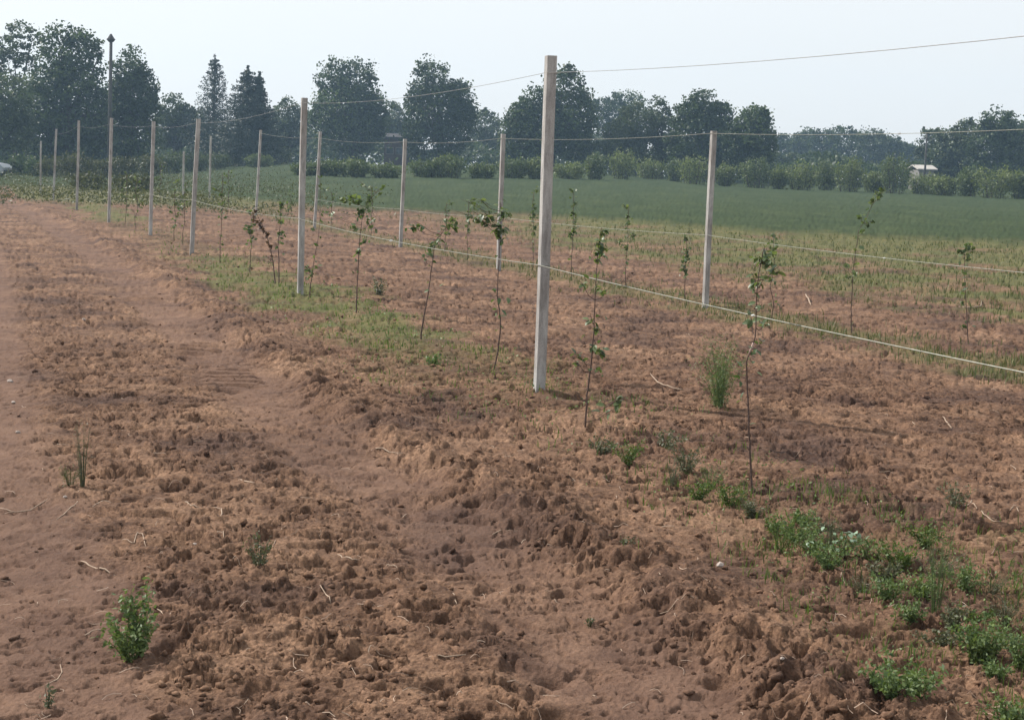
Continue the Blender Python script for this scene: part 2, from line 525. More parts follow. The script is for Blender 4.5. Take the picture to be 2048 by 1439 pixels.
def clod_material():
    m, nt, out = new_mat("clod_soil")
    geo = N(nt, "ShaderNodeNewGeometry")
    c, n2, n3 = soil_colour(nt, geo.outputs["Position"])
    p = N(nt, "ShaderNodeBsdfPrincipled"); p.inputs["Roughness"].default_value = 0.95
    p.inputs["Specular IOR Level"].default_value = 0.12
    nt.links.new(c, p.inputs["Base Color"])
    b = N(nt, "ShaderNodeBump"); b.inputs["Strength"].default_value = 0.8; b.inputs["Distance"].default_value = 0.006
    nt.links.new(n3.outputs[0], b.inputs["Height"]); nt.links.new(b.outputs[0], p.inputs["Normal"])
    nt.links.new(p.outputs[0], out.inputs["Surface"])
    return m

M_GROUND = ground_material()
M_CLOD = clod_material()
M_OAK = leaf_mat("oak_leaves", (0.018, 0.034, 0.012), (0.085, 0.122, 0.040), 0.28)
M_WILLOW = leaf_mat("olive_leaves", (0.040, 0.058, 0.026), (0.095, 0.125, 0.052), 0.25)
M_BIRCH = leaf_mat("birch_leaves", (0.036, 0.052, 0.026), (0.085, 0.110, 0.050), 0.3)
M_SPRUCE = leaf_mat("spruce_needles", (0.016, 0.028, 0.020), (0.040, 0.060, 0.040), 0.08)
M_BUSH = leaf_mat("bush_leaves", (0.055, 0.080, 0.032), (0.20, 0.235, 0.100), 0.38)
M_BUSHD = leaf_mat("darker_bush_leaves", (0.045, 0.070, 0.028), (0.135, 0.170, 0.070), 0.3)  # a darker green of its own, mostly for bushes left of centre
M_SCRUB = leaf_mat("scrub_leaves", (0.040, 0.046, 0.020), (0.100, 0.108, 0.042), 0.25)
M_GRASS = leaf_mat("grass_blades", (0.060, 0.082, 0.028), (0.145, 0.150, 0.060), 0.25)
M_GREEN = leaf_mat("fresh_grass", (0.044, 0.082, 0.018), (0.125, 0.175, 0.045), 0.4)
M_WEED = leaf_mat("weed_leaves", (0.050, 0.092, 0.030), (0.170, 0.225, 0.085), 0.35)
M_DULL = leaf_mat("dull_weed_leaves", (0.060, 0.070, 0.038), (0.130, 0.135, 0.075), 0.25)
M_PALE = leaf_mat("pale_weed_leaves", (0.10, 0.16, 0.09), (0.24, 0.33, 0.22), 0.15, 0.3, 0.7)
M_APPLE = leaf_mat("apple_leaves", (0.048, 0.085, 0.032), (0.160, 0.205, 0.090), 0.4, 0.42, 0.5)
M_APPLEW = leaf_mat("wilted_leaves", (0.070, 0.040, 0.026), (0.14, 0.085, 0.05), 0.2)
M_BARK = simple_mat("young_bark", (0.055, 0.034, 0.028), (0.115, 0.075, 0.060), 60, 0.8, 0.4)
M_PALEBARK = simple_mat("pale_bark", (0.30, 0.20, 0.17), (0.50, 0.38, 0.33), 60, 0.8)
M_TRUNK = simple_mat("tree_bark", (0.035, 0.030, 0.027), (0.085, 0.075, 0.065), 3, 0.9, 0.5)
def concrete():
    m, nt, out = new_mat("post_concrete")
    tc = N(nt, "ShaderNodeTexCoord"); geo = N(nt, "ShaderNodeNewGeometry")
    mp = N(nt, "ShaderNodeMapping"); mp.inputs["Scale"].default_value = (1, 1, 0.22); nt.links.new(geo.outputs["Position"], mp.inputs["Vector"])
    a = noise(nt, mp.outputs[0], 22, 5, 0.7, 0.4); b = noise(nt, geo.outputs["Position"], 2.3, 3, 0.6); c = noise(nt, geo.outputs["Position"], 140, 3, 0.7)
    c1 = ramp(nt, a.outputs[0], [(0.3, (0.235, 0.225, 0.215)), (0.55, (0.385, 0.375, 0.36)), (0.75, (0.50, 0.49, 0.47))]).outputs[0]
    c2 = ramp(nt, b.outputs[0], [(0.3, (0.72, 0.68, 0.66)), (0.6, (1.05, 1.05, 1.05))]).outputs[0]
    c3 = ramp(nt, c.outputs[0], [(0.3, (0.7, 0.7, 0.7)), (0.5, (1, 1, 1)), (0.8, (1.1, 1.1, 1.1))]).outputs[0]
    col = mixc(nt, 1.0, mixc(nt, 1.0, c1, c2, 'MULTIPLY'), c3, 'MULTIPLY')
    p = N(nt, "ShaderNodeBsdfPrincipled"); p.inputs["Roughness"].default_value = 0.9; p.inputs["Specular IOR Level"].default_value = 0.2
    nt.links.new(col, p.inputs["Base Color"])
    bp = N(nt, "ShaderNodeBump"); bp.inputs["Strength"].default_value = 0.6; bp.inputs["Distance"].default_value = 0.004
    nt.links.new(c.outputs[0], bp.inputs["Height"]); nt.links.new(bp.outputs[0], p.inputs["Normal"])
    nt.links.new(p.outputs[0], out.inputs["Surface"]); return m
M_CONC = concrete()
M_WIRE = simple_mat("galvanised_wire", (0.18, 0.18, 0.15), (0.32, 0.32, 0.27), 30, 0.45, 0, 0.3)
M_TOPWIRE = simple_mat("thin_wire", (0.18, 0.18, 0.18), (0.30, 0.30, 0.29), 30, 0.5, 0, 0.4)
M_STRAW = simple_mat("dry_straw", (0.20, 0.135, 0.10), (0.48, 0.37, 0.28), 3, 0.8)
M_ROOT = simple_mat("dry_root", (0.18, 0.125, 0.09), (0.40, 0.30, 0.22), 12, 0.8)
M_CLIP = simple_mat("white_plastic", (0.78, 0.80, 0.80), (0.86, 0.87, 0.87), 4, 0.35)
M_POLE = simple_mat("dark_pole", (0.040, 0.038, 0.036), (0.085, 0.080, 0.075), 3, 0.9)
M_STONE = simple_mat("pale_stone", (0.26, 0.21, 0.18), (0.42, 0.36, 0.32), 8, 0.8, 0.3)

# ------------------------------------------------------------------ ground: one sheet to the horizon
def build_ground():
    dense = np.linspace(-0.385, 0.385, 770)
    m1 = 0.385 + np.cumsum(np.linspace(0.0011, 0.008, 110))
    m2 = np.linspace(m1[-1] + 0.03, math.pi, 40)[:-1]
    pos = np.concatenate([m1, m2])
    phi = np.concatenate([-pos[::-1], dense, pos, [math.pi]])
    phi = phi[phi > -math.pi + 1e-3]
    r = np.concatenate([np.linspace(0.35, 1.9, 8), 1 / np.linspace(1 / 2.1, 1 / 3.7, 60)[:-1],
                        1 / np.linspace(1 / 3.7, 1 / 62, 590), 62 * np.exp(np.linspace(0.02, math.log(320 / 62), 60))])
    mids = (r[1:] + r[:-1]) / 2
    mids = mids[(mids > 9.2) & (mids < 12.4)]
    r = np.sort(np.concatenate([r, mids]))
    P, Rr = np.meshgrid(phi, r)
    X = (Rr * np.sin(P)).ravel(); Y = (Rr * np.cos(P)).ravel()
    h, g, c, t = soil(X, Y, True)
    far = sstep(0.9, 1.6, np.abs(P)).ravel()
    h = h * (1 - far) + macro(X, Y) * far
    nc, nr = len(phi), len(r)
    V = np.stack([X, Y, h], 1)
    V = np.vstack([V, [[0, 0, 0]]])
    i = np.arange(nr - 1)[:, None] * nc + np.arange(nc)[None, :]
    j = np.arange(nr - 1)[:, None] * nc + (np.arange(nc)[None, :] + 1) % nc
    Fc = np.stack([i, j, j + nc, i + nc], -1).reshape(-1, 4)
    z = [0.0]
    me = mesh_np("ground", V, Fc, M_GROUND, {"grass": np.append(g, z), "crop": np.append(c, z), "track": np.append(t, z)}, True)
    o = link("ground", me)
    tag(o, kind='structure')
build_ground()

# ------------------------------------------------------------------ stuff scattered on the ground
def scatter_ground(n, rmin, rmax, hw, rng, power=1.0):
    """points spread with a density falling with distance"""
    t = rng.random(n) ** power
    r = 1 / (1 / rmin + t * (1 / rmax - 1 / rmin))
    u = rng.uniform(-hw, hw, n)
    return u * r, r

def ico():
    t = (1 + 5 ** .5) / 2
    V = np.array([(-1,t,0),(1,t,0),(-1,-t,0),(1,-t,0),(0,-1,t),(0,1,t),(0,-1,-t),(0,1,-t),(t,0,-1),(t,0,1),(-t,0,-1),(-t,0,1)], float)
    V /= np.linalg.norm(V[0])
    Fc = np.array([(0,11,5),(0,5,1),(0,1,7),(0,7,10),(0,10,11),(1,5,9),(5,11,4),(11,10,2),(10,7,6),(7,1,8),(3,9,4),(3,4,2),(3,2,6),(3,6,8),(3,8,9),(4,9,5),(2,4,11),(6,2,10),(8,6,7),(9,8,1)])
    return V, Fc

def build_clods():
    rng = np.random.default_rng(5)
    X, Y = scatter_ground(13000, 2.6, 30, 0.46, rng)
    h, g, c, t = soil(X, Y, True)
    keep = (rng.random(len(X)) > 0.85 * t) & (c < 0.3) & (fbm(X * 1.3, Y * 1.3, 99, 2) + rng.uniform(-.5, .7, len(X)) > 0)
    X, Y, h = X[keep], Y[keep], h[keep]
    n = len(X)
    V0, F0_ = ico()
    size = 0.005 + 0.016 * rng.random(n) ** 4.0
    size *= np.where(Y > 10, 1.25, 1)
    V = V0[None] * rng.uniform(0.5, 1.3, (n, 12, 1))
    V = V * np.stack([rng.uniform(.8, 1.5, n), rng.uniform(.8, 1.4, n), rng.uniform(.55, .9, n)], 1)[:, None, :]
    a = rng.uniform(0, 6.28, n); ca, sa = np.cos(a)[:, None], np.sin(a)[:, None]
    x = V[..., 0] * ca - V[..., 1] * sa; y = V[..., 0] * sa + V[..., 1] * ca
    V = np.stack([x, y, V[..., 2]], -1) * size[:, None, None]
    V += np.stack([X, Y, h + size * 0.25], 1)[:, None, :]
    Fc = (F0_[None] + (np.arange(n) * 12)[:, None, None]).reshape(-1, 3)
    o = link("soil_clods", mesh_np("soil_clods", V.reshape(-1, 3), Fc, M_CLOD))
    tag(o, "crumbly reddish brown clods strewn over the tilled soil", "clods", kind='stuff')
build_clods()

def blades(X, Y, Z, hgt, width, rng, lean=0.45):
    n = len(X)
    a = rng.uniform(0, 2 * math.pi, n)
    side = np.stack([np.cos(a), np.sin(a), np.zeros(n)], 1) * (width / 2)[:, None]
    ld = rng.uniform(0, 2 * math.pi, n); l = rng.uniform(0, lean, n) * hgt
    B = np.stack([X, Y, Z - 0.01], 1)
    mid = B + np.stack([np.cos(ld) * l * .35, np.sin(ld) * l * .35, hgt * .6], 1)
    tip = B + np.stack([np.cos(ld) * l, np.sin(ld) * l, hgt], 1)
    V = np.stack([B - side, B + side, mid + side * .8, tip, mid - side * .8], 1).reshape(-1, 3)
    k = np.arange(n)[:, None] * 5
    Fc = np.concatenate([k + np.array([[0, 1, 2]]), k + np.array([[0, 2, 4]]), k + np.array([[4, 2, 3]])], 0)
    return V, Fc

def build_grass():
    rng = np.random.default_rng(9)
    # fresh green grass in the strip under the first row
    def run(n, sel, name, mat, hmin, hmax, wmul, label, rmin=3.5, rmax=60, hw=0.42, lean=0.6):
        X, Y = scatter_ground(n, rmin, rmax, hw, rng, 0.8)
        g, c, d1, sd, al, s, a = masks(X, Y)
        clump = fbm(X * 2.2, Y * 2.2, 123, 3)
        k = sel(X, Y, g, c, s, a, clump, rng.random(n))
        X, Y, s, a = X[k], Y[k], s[k], a[k]
        Z = soil(X, Y)
        hg = rng.uniform(hmin, hmax, len(X)) * (0.7 + 0.3 * np.clip(clump[k] + 1, 0, 2))
        w = wmul * (0.0022 + 0.0005 * Y)
        V, Fc = blades(X, Y, Z, hg, w * np.ones(len(X)), rng, lean)
        tint = np.repeat(np.clip(rng.normal(0.5, 0.28, len(X)), 0, 1), 5)
        o = link(name, mesh_np(name, V, Fc, mat, {'tint': tint}))
        tag(o, label, "grass", kind='stuff')
    run(170000, lambda X, Y, g, c, s, a, cl, q: (q < g * 1.0 * np.clip(cl * 1.6 + 0.45, 0, 1)) & (np.abs(s) < 1.6) & (c < .5),
        "row_grass", M_GREEN, 0.02, 0.07, 0.9, "low green grass growing along the foot of the nearest post row")
    run(150000, lambda X, Y, g, c, s, a, cl, q: (q < g * np.clip(cl * 1.4 + 0.5, 0, 1)) & (s > 3.6) & (c < .6),
        "dry_grass", M_GRASS, 0.03, 0.11, 1.0, "yellowish dry grass between the second post row and the dark crop", 9, 75)
    X, Y = scatter_ground(160000, 46, 135, 0.5, rng, 0.8)
    u = X / Y
    cl = fbm(X * 0.35, Y * 0.35, 127, 3)
    k = (rng.random(len(X)) < np.clip(cl * 1.3 + 0.5, 0, 1) * sstep(-0.10, -0.22, u + 0.06 * fbm(X * 0.2, Y * 0.2, 128, 2))) & (across(X, Y) > -3.2)
    X, Y, cl = X[k], Y[k], cl[k]
    Z = soil(X, Y) + rng.random(len(X)) * (0.12 + 0.5 * np.clip(cl + 0.3, 0, 1.2))
    V, Fc = leaf_quads(np.stack([X, Y, Z], 1), 0.11, rng, 0, 0.45, np.tile([0, 0, 0.7], (len(X), 1)))
    o = link("scrub_growth", mesh_np("scrub_growth", V, Fc, M_SCRUB, {'tint': np.repeat(np.clip(0.45 + 0.5 * cl + rng.normal(0, .2, len(X)), 0, 1), 4)}))
    tag(o, "rough mixed weeds and grass on the waste ground at the far left", "weeds", kind='stuff')
M_OAKLOW = leaf_mat("crop_leaves", (0.028, 0.042, 0.020), (0.050, 0.068, 0.030), 0.15)
build_grass()

def curl_pts(x, y, length, rng, curl=1.0, n=6, lift=0.012, heading=None):
    a = rng.uniform(0, 6.28) if heading is None else heading
    k = rng.normal(0, 1) * curl
    pts = []
    px, py = x, y
    for i in range(n + 1):
        pts.append((px, py))
        px += math.cos(a) * length / n; py += math.sin(a) * length / n
        a += k / n * 2 + rng.normal(0, 0.15)
    return pts

def build_straw():
    rng = np.random.default_rng(21)
    mb = MB()
    X, Y = scatter_ground(1000, 2.8, 24, 0.44, rng)
    g, c, d1, sd, al, s, a = masks(X, Y)
    for i in range(len(X)):
        if c[i] > .3: continue
        if d1[i] < 0.25 and rng.random() < 0.7: continue
        L = rng.uniform(0.015, 0.07) * (1 + 0.02 * Y[i])
        p = curl_pts(X[i], Y[i], L, rng, 0.5, 3)
        xs = np.array([q[0] for q in p]); ys = np.array([q[1] for q in p])
        zs = soil(xs, ys) + 0.003
        zs = np.maximum(zs, zs.mean()) + np.array([0, .004, .004, 0]) * rng.uniform(0, 2)
        mb.tube(list(zip(xs, ys, zs)), rng.uniform(0.0005, 0.0014) * (1 + 0.05 * Y[i]), 3, cap=False)
    o = mb.build("straw_litter", M_STRAW)
    tag(o, "short bits of pale straw and dry root strewn over the soil", "straw", kind='stuff')
build_straw()

# single larger pieces of dry root and stalk lying on the soil: photo positions on the ground
ROOTS = [
    ([(0, 1008), (30, 1016), (60, 1012), (95, 990)], 3.0, "long thin curved pale stalk at the left edge of the bare lane"),
    ([(112, 1030), (135, 1012), (155, 995), (158, 965)], 3.0, "kinked pale root just below the wispy grass tuft at left"),
    ([(185, 1005), (205, 993), (225, 997)], 2.6, "short arched root right of the wispy grass tuft"),
    ([(478, 960), (490, 966), (508, 972)], 4.2, "bright whitish twig left of the nearest tyre rut"),
    ([(370, 1000), (382, 1008), (398, 1009)], 4.0, "white stub of root left of the hook-shaped root"),
    ([(428, 1010), (440, 1012), (444, 1022), (438, 1028)], 3.4, "small hook-shaped white root standing over a dark hollow"),
    ([(158, 1108), (178, 1120), (200, 1128), (230, 1136)], 4.2, "long pale root lying above the tall green weed at left"),
    ([(233, 1063), (255, 1068), (268, 1072), (275, 1060), (285, 1062), (292, 1085)], 3.0, "looped pale root well above the tall green weed"),
    ([(428, 1072), (436, 1064), (446, 1066), (448, 1072)], 3.4, "small horseshoe-shaped white root beside the dull weed"),
    ([(120, 1312), (124, 1328), (114, 1344), (92, 1354)], 3.6, "thick hooked root below and left of the tall green weed"),
    ([(170, 1258), (188, 1250), (212, 1249)], 3.6, "pale root arching left of the tall green weed"),
    ([(310, 1205), (322, 1214), (326, 1222)], 3.8, "short light root touching the right side of the tall green weed"),
    ([(338, 1225), (343, 1214), (346, 1211)], 3.2, "tiny curled root right of the tall green weed"),
    ([(675, 1098), (685, 1106), (705, 1112), (720, 1111)], 4.0, "forked pale root in the middle left foreground"),
    ([(758, 1132), (775, 1124), (793, 1130), (806, 1143)], 3.6, "bowed pale stalk with a thick white end in the middle foreground"),
    ([(640, 1180), (652, 1192), (662, 1204)], 3.4, "straight pale splinter pointing down right in the foreground"),
    ([(858, 1311), (890, 1313), (932, 1310)], 4.2, "level pale stick beside two dark holes in the foreground"),
    ([(742, 890), (765, 897), (805, 904)], 3.4, "straight pale straw lying across the wheel rut"),
    ([(985, 1057), (1010, 1051), (1040, 1048)], 3.2, "straight straw on the bank right of the wheel rut"),
    ([(920, 1210), (945, 1209), (962, 1210)], 3.2, "pale straw near the end of the wheel rut"),
    ([(906, 1180), (910, 1188), (914, 1196)], 3.6, "upright white splinter near the end of the wheel rut"),
    ([(1885, 832), (1895, 846), (1903, 858)], 3.8, "bright splinter alone on the bare soil at the right"),
    ([(1935, 995), (1955, 1008), (1967, 1030), (1985, 1042), (2000, 1046)], 3.6, "long crooked pale root by the hollow at the right edge"),
    ([(1948, 986), (1942, 1000), (1925, 1008)], 3.2, "forked pale twig above the crooked root at right"),
    ([(2020, 1016), (2030, 1010), (2042, 1022)], 3.4, "small arched root at the right edge above the weeds"),
    ([(1300, 748), (1315, 762), (1335, 770), (1368, 775)], 3.4, "long pale stalk lying between the second sapling and the feathery weed"),
    ([(1610, 585), (1616, 598), (1622, 608)], 4.0, "bright bent straw behind the nearest sapling"),
    ([(1918, 613), (1945, 615), (1962, 612), (1963, 602)], 3.4, "orange brown L-shaped stalk at the foot of the rightmost sapling"),
    ([(530, 398 + 700), (545, 1092), (556, 1070)], 2.6, "pale stem in front of the dull weed"),
    ([(560, 1002 + 60), (572, 1052)], 2.4, "thin pale stem above the dull weed"),
    ([(1395, 1225), (1370, 1222), (1345, 1226), (1320, 1222)], 2.8, "thin bent straw on the hump in the middle foreground"),
    ([(1243, 1268), (1250, 1276)], 3.4, "tiny yellow straw on the hump in the middle foreground"),
]
for pts, wpx, lab in ROOTS:
    mb = MB()
    P = []
    n = 3
    for (a, b), (c, d) in zip(pts[:-1], pts[1:]):
        for k in range(n):
            P.append((a + (c - a) * k / n, b + (d - b) * k / n))
    P.append(pts[-1])
    W = [on_ground(*p) for p in P]
    xs = np.array([w[0] for w in W]); ys = np.array([w[1] for w in W])
    zs = soil(xs, ys)
    ym = ys.mean()
    rad = wpx / FPX * ym * 0.37
    zs = np.maximum(zs, np.interp(np.arange(len(zs)), [0, len(zs) - 1], [zs[0], zs[-1]])) + rad * 0.35
    cx, cy, cz = xs.mean(), ys.mean(), zs.mean()
    rr = [rad * (0.55 + 0.45 * math.sin(math.pi * (i + 1) / (len(xs) + 1)) + 0.15 * random.random()) for i in range(len(xs))]
    mb.tube(list(zip(xs - cx, ys - cy, zs - cz)), rr, 6)
    o = mb.build("dry_root", M_ROOT, smooth=True)
    o.location = (cx, cy, cz)
    tag(o, lab, "dry root", "dry roots and stalks lying on the soil")

# ------------------------------------------------------------------ posts
POSTS = [  # base pixel, top pixel, depth, group row, label
    (1078, 782, 1103, 112, 10.0, 1, "tallest square concrete post, nearest of all, standing by the nearest saplings"),
    (600, 582, 609, 196, 17.5, 1, "second nearest concrete post, in green grass left of the nearest one"),
    (383, 512, 397, 238, 24.7, 1, "third concrete post of the near row, where the green grass strip begins"),
    (301, 470, 307, 243, 30.3, 1, "fourth concrete post of the near row, on bare brown soil"),
    (218, 438, 223, 236, 35.5, 1, "fifth post of the near row, in line below the tall dark pole"),
    (154, 404, 158, 241, 43.5, 1, "sixth post of the near row, faint grey before the left scrub"),
    (107, 388, 113, 258, 52.0, 1, "thin grey post standing second from the left end of the near row"),
    (81, 383, 82, 282, 61.0, 1, "pale end post farthest left, with grass between it and the silver car"),
    (1410, 619, 1427, 262, 19.0, 2, "concrete post of the second row, farthest right of all posts"),
    (997, 542, 1006, 268, 24.7, 2, "second row post rising behind the leafy sapling left of the nearest post"),
    (801, 496, 810, 278, 31.0, 2, "second row post standing left of the big two-lobed oak"),
    (630, 440, 641, 263, 38.8, 2, "faint second row post just right of the second nearest post"),
    (513, 408, 522, 260, 46.7, 2, "second row post right of the two spruces"),
    (419, 388, 422, 272, 59.0, 2, "dim thin post right of the third near-row post, before the spruces"),
    (366, 403, 368, 303, 58.0, 2, "short bright post between the third and fourth near-row posts"),
]
HW = 0.0355
POST_TIE = {}
post_xy = []
prot_tie = None
for i, (bx, by, tx, ty, Y, row, lab) in enumerate(POSTS):
    top = at(tx, ty, Y); bot = at(bx, by, Y)
    g0 = gz(bot[0], bot[1])
    d = top - bot
    L = float(np.linalg.norm(d))
    dn = d / L
    zb = min(bot[2], g0) - 0.15
    bot2 = bot + dn * ((zb - bot[2]) / dn[2])
    mb = MB()
    # chamfered square section along its own leaning axis
    az = math.atan2(NN[1], NN[0]) + random.uniform(-0.04, 0.04)
    e1 = np.array([math.cos(az), math.sin(az), 0]); e2 = np.array([-math.sin(az), math.cos(az), 0])
    c = 0.006
    prof = [(HW, -HW + c), (HW, HW - c), (HW - c, HW), (-HW + c, HW), (-HW, HW - c), (-HW, -HW + c), (-HW + c, -HW), (HW - c, -HW)]
    V = []; nseg = 8
    LL = float(np.linalg.norm(top - bot2))
    for k in range(nseg + 1):
        t = k / nseg
        pc = (bot2 - bot) + dn * LL * t + e2 * 0.004 * math.sin(t * 3 + i) + e1 * 0.004 * math.sin(t * 5 + i)
        for (a, b) in prof:
            V.append(pc + e1 * a + e2 * b)
    Fq = []
    for k in range(nseg):
        for j in range(8):
            j2 = (j + 1) % 8
            Fq.append((k * 8 + j, k * 8 + j2, (k + 1) * 8 + j2, (k + 1) * 8 + j))
    Fq.append(tuple(nseg * 8 + j for j in range(8))); Fq.append(tuple(range(8))[::-1])
    mb.add(V, Fq)
    o = mb.build("concrete_post", M_CONC)
    o.location = bot
    tag(o, lab, "post", "concrete trellis posts in two rows")
    post_xy.append((bot, dn, row, Y, o, e1, e2))

# ------------------------------------------------------------------ wires through the posts
def pt_on_post(i, height):
    bot, dn, row, Y, o, e1, e2 = post_xy[i]
    # measured as a height above the level of the eye
    t = (CAM_H + height - bot[2]) / dn[2]
    return bot + dn * t
def wire(name, ids, heights, extra, rad, mat, lab, sag, offs):
    P = []
    for i, hh in zip(ids, heights):
        p = pt_on_post(i, hh)
        e1, e2 = post_xy[i][5], post_xy[i][6]
        P.append(p - e1 * (HW + rad) * offs)
    P = [np.array(e) for e in extra] + P
    pts = []
    for a, b in zip(P[:-1], P[1:]):
        L = np.linalg.norm(b - a)
        n = 14
        for k in range(n):
            t = k / n
            pts.append(a + (b - a) * t - np.array([0, 0, sag * (L / 8) * 4 * t * (1 - t)]))
    pts.append(P[-1])
    c = P[-1].copy()
    mb = MB(); mb.tube([p - c for p in pts], rad, 6)
    o = mb.build(name, mat, smooth=True); o.location = c
    tag(o, lab, "wire", "trellis wires strung between the posts")
    return o, pts
def hgt(px, py, Y): return float(at(px, py, Y)[2] - CAM_H)
r1 = [0, 1, 2, 3, 4, 5, 6]
h1t = [hgt(1101, 146, 10.0), hgt(608, 206, 17.5), hgt(396, 246, 24.7), hgt(307, 252, 30.3), hgt(222, 248, 35.5), hgt(157, 252, 43.5), hgt(112, 268, 52)]
nxt1 = np.array([ROW1[0] + 2.86, 10 - 7.4, CAM_H + 0.60])
w_top1, p_top1 = wire("trellis_wire", r1, h1t, [nxt1], 0.0018, M_TOPWIRE, "thin upper wire running off the top of the nearest post against the sky", 0.07, 1)
h1b = [hgt(1083, 530, 10.0), hgt(603, 437, 17.5), hgt(386, 400, 24.7), hgt(304, 388, 30.3)]
w_bot1, p_bot1 = wire("trellis_wire", [0, 1, 2, 3], h1b, [np.array([ROW1[0] + 2.86, 2.6, CAM_H - 0.70])], 0.0030, M_WIRE,
     "thick pale lower wire crossing the whole picture at waist height of the nearest row", 0.04, 1)
h2t = [hgt(1427, 267, 19), hgt(1006, 277, 24.7), hgt(810, 284, 31), hgt(640, 276, 38.8), hgt(522, 266, 46.7)]
w_top2, p_top2 = wire("trellis_wire", [8, 9, 10, 11, 12], h2t, [np.array([5.6, 11.1, CAM_H + 0.56])], 0.003, M_WIRE,
     "upper wire of the second post row, pale against the dark trees", 0.06, 1)
h2b = [hgt(1417, 470, 19), hgt(1003, 434, 24.7), hgt(805, 418, 31), hgt(632, 398, 38.8)]
w_bot2, p_bot2 = wire("trellis_wire", [8, 9, 10, 11], h2b, [np.array([5.6, 11.1, CAM_H - 0.79])], 0.0036, M_WIRE,
     "lower wire of the second post row, pale over the dry grass strip", 0.04, 1)
# wire loops round the posts
def tie(i, height):
    bot, dn, row, Y, o, e1, e2 = post_xy[i]
    p = pt_on_post(i, height) - bot
    q = HW + 0.003
    L = []
    for a, b in ((1, -1), (1, 1), (-1, 1), (-1, -1), (1, -1)):
        L.append(p + e1 * q * a + e2 * q * b)
    L.append(p - e2 * q * 1.2 + e1 * 0.0 + np.array([0, 0, -0.02]))
    mb = MB(); mb.tube(L, 0.0022, 4)
    t = mb.build("wire_tie", M_WIRE); t.parent = o
for i, hh in list(zip(r1[:3], h1t)) + list(zip([0, 1, 2], h1b)) + list(zip([8, 9, 10], h2t)) + list(zip([8, 9], h2b)):
    tie(i, hh)
# white clips hanging on the wires
def clip_on(pts, px, lab, size):
    best = None
    for a, b in zip(pts[:-1], pts[1:]):
        for k in range(20):
            p = a + (b - a) * k / 20
            v = p - np.array([0, 0, CAM_H])
            z = v @ F0
            x = (v @ CR) / z * FPX + PW / 2
            if best is None or abs(x - px) < best[0]: best = (abs(x - px), p)
    p = best[1]
    mb = MB()
    s = size
    V = [(-s, -.006, 0), (-s * .4, -.006, -s * .55), (s, -.006, -s * .3), (s * .75, -.006, s * .6), (-s * .1, -.006, s * .35)]
    V += [(x, .006, z) for x, _, z in V]
    mb.add(V, [(0, 1, 2, 3, 4), (9, 8, 7, 6, 5), (0, 5, 6, 1), (1, 6, 7, 2), (2, 7, 8, 3), (3, 8, 9, 4), (4, 9, 5, 0)])
    mb.tube([(0, 0, -s * .2), (0, 0, s * .6)], 0.003, 5)
    o = mb.build("wire_clip", M_CLIP); o.location = p
    tag(o, lab, "clip", "white clips on the trellis wires")
clip_on(p_top2, 1797, "white plastic tag on the upper wire, seen against the sky at right", 0.022)
clip_on(p_top2, 870, "tiny white clip on the upper wire before the two-lobed oak", 0.02)
clip_on(p_bot2, 1768, "white clip on the second row's lower wire, right of a tall sapling", 0.013)
clip_on(p_bot1, 782, "white clip on the thick lower wire, left of the leaning sapling", 0.018)
clip_on(p_bot1, 1508, "pale tie hanging from the thick lower wire at the nearest sapling", 0.009)

# ------------------------------------------------------------------ saplings
def leaf_mesh(name, mat, L=1.0, W=0.55, fold=0.12, tint=0.5):
    # ovate leaf along +Y with a folded midrib and drooping tip
    ys = [0.0, 0.18, 0.42, 0.68, 0.88, 1.0]; ws = [0.03, 0.7, 1.0, 0.82, 0.4, 0.0]
    V = []; 
    for y, w in zip(ys, ws):
        z = -0.25 * y * y
        V += [(-w * W / 2, y * L, z + fold * w * 0.5), (0, y * L, z), (w * W / 2, y * L, z + fold * w * 0.5)]
    Fq = []
    for i in range(5):
        b = i * 3
        Fq += [(b, b + 1, b + 4, b + 3), (b + 1, b + 2, b + 5, b + 4)]
    return mesh_np(name, V, Fq, mat, {'tint': np.full(len(V), tint)}, True)
LEAVES = [leaf_mesh("leaf", M_APPLE, 1, 0.6, 0.16, t) for t in (0.1, 0.35, 0.55, 0.9)]
LEAVES_PALE = [leaf_mesh("leaf", M_PALE, 1, 0.7, 0.1, t) for t in (0.3, 0.8)]
LEAVES_WILT = [leaf_mesh("leaf", M_APPLEW, 1, 0.4, 0.3, t) for t in (0.2, 0.7)]

def put_leaf(parent, p, size, rng, meshes, up=0.2, az=None, nm="leaf"):
    me = meshes[rng.integers(len(meshes))]
    o = bpy.data.objects.new(nm, me); COL.objects.link(o); o.parent = parent
    o.location = p
    o.rotation_euler = (rng.normal(up - 0.35, 0.55), rng.normal(0, 0.5), rng.uniform(0, 6.28) if az is None else az)
    s = size * rng.uniform(0.7, 1.25); o.scale = (s, s, s)
    return o

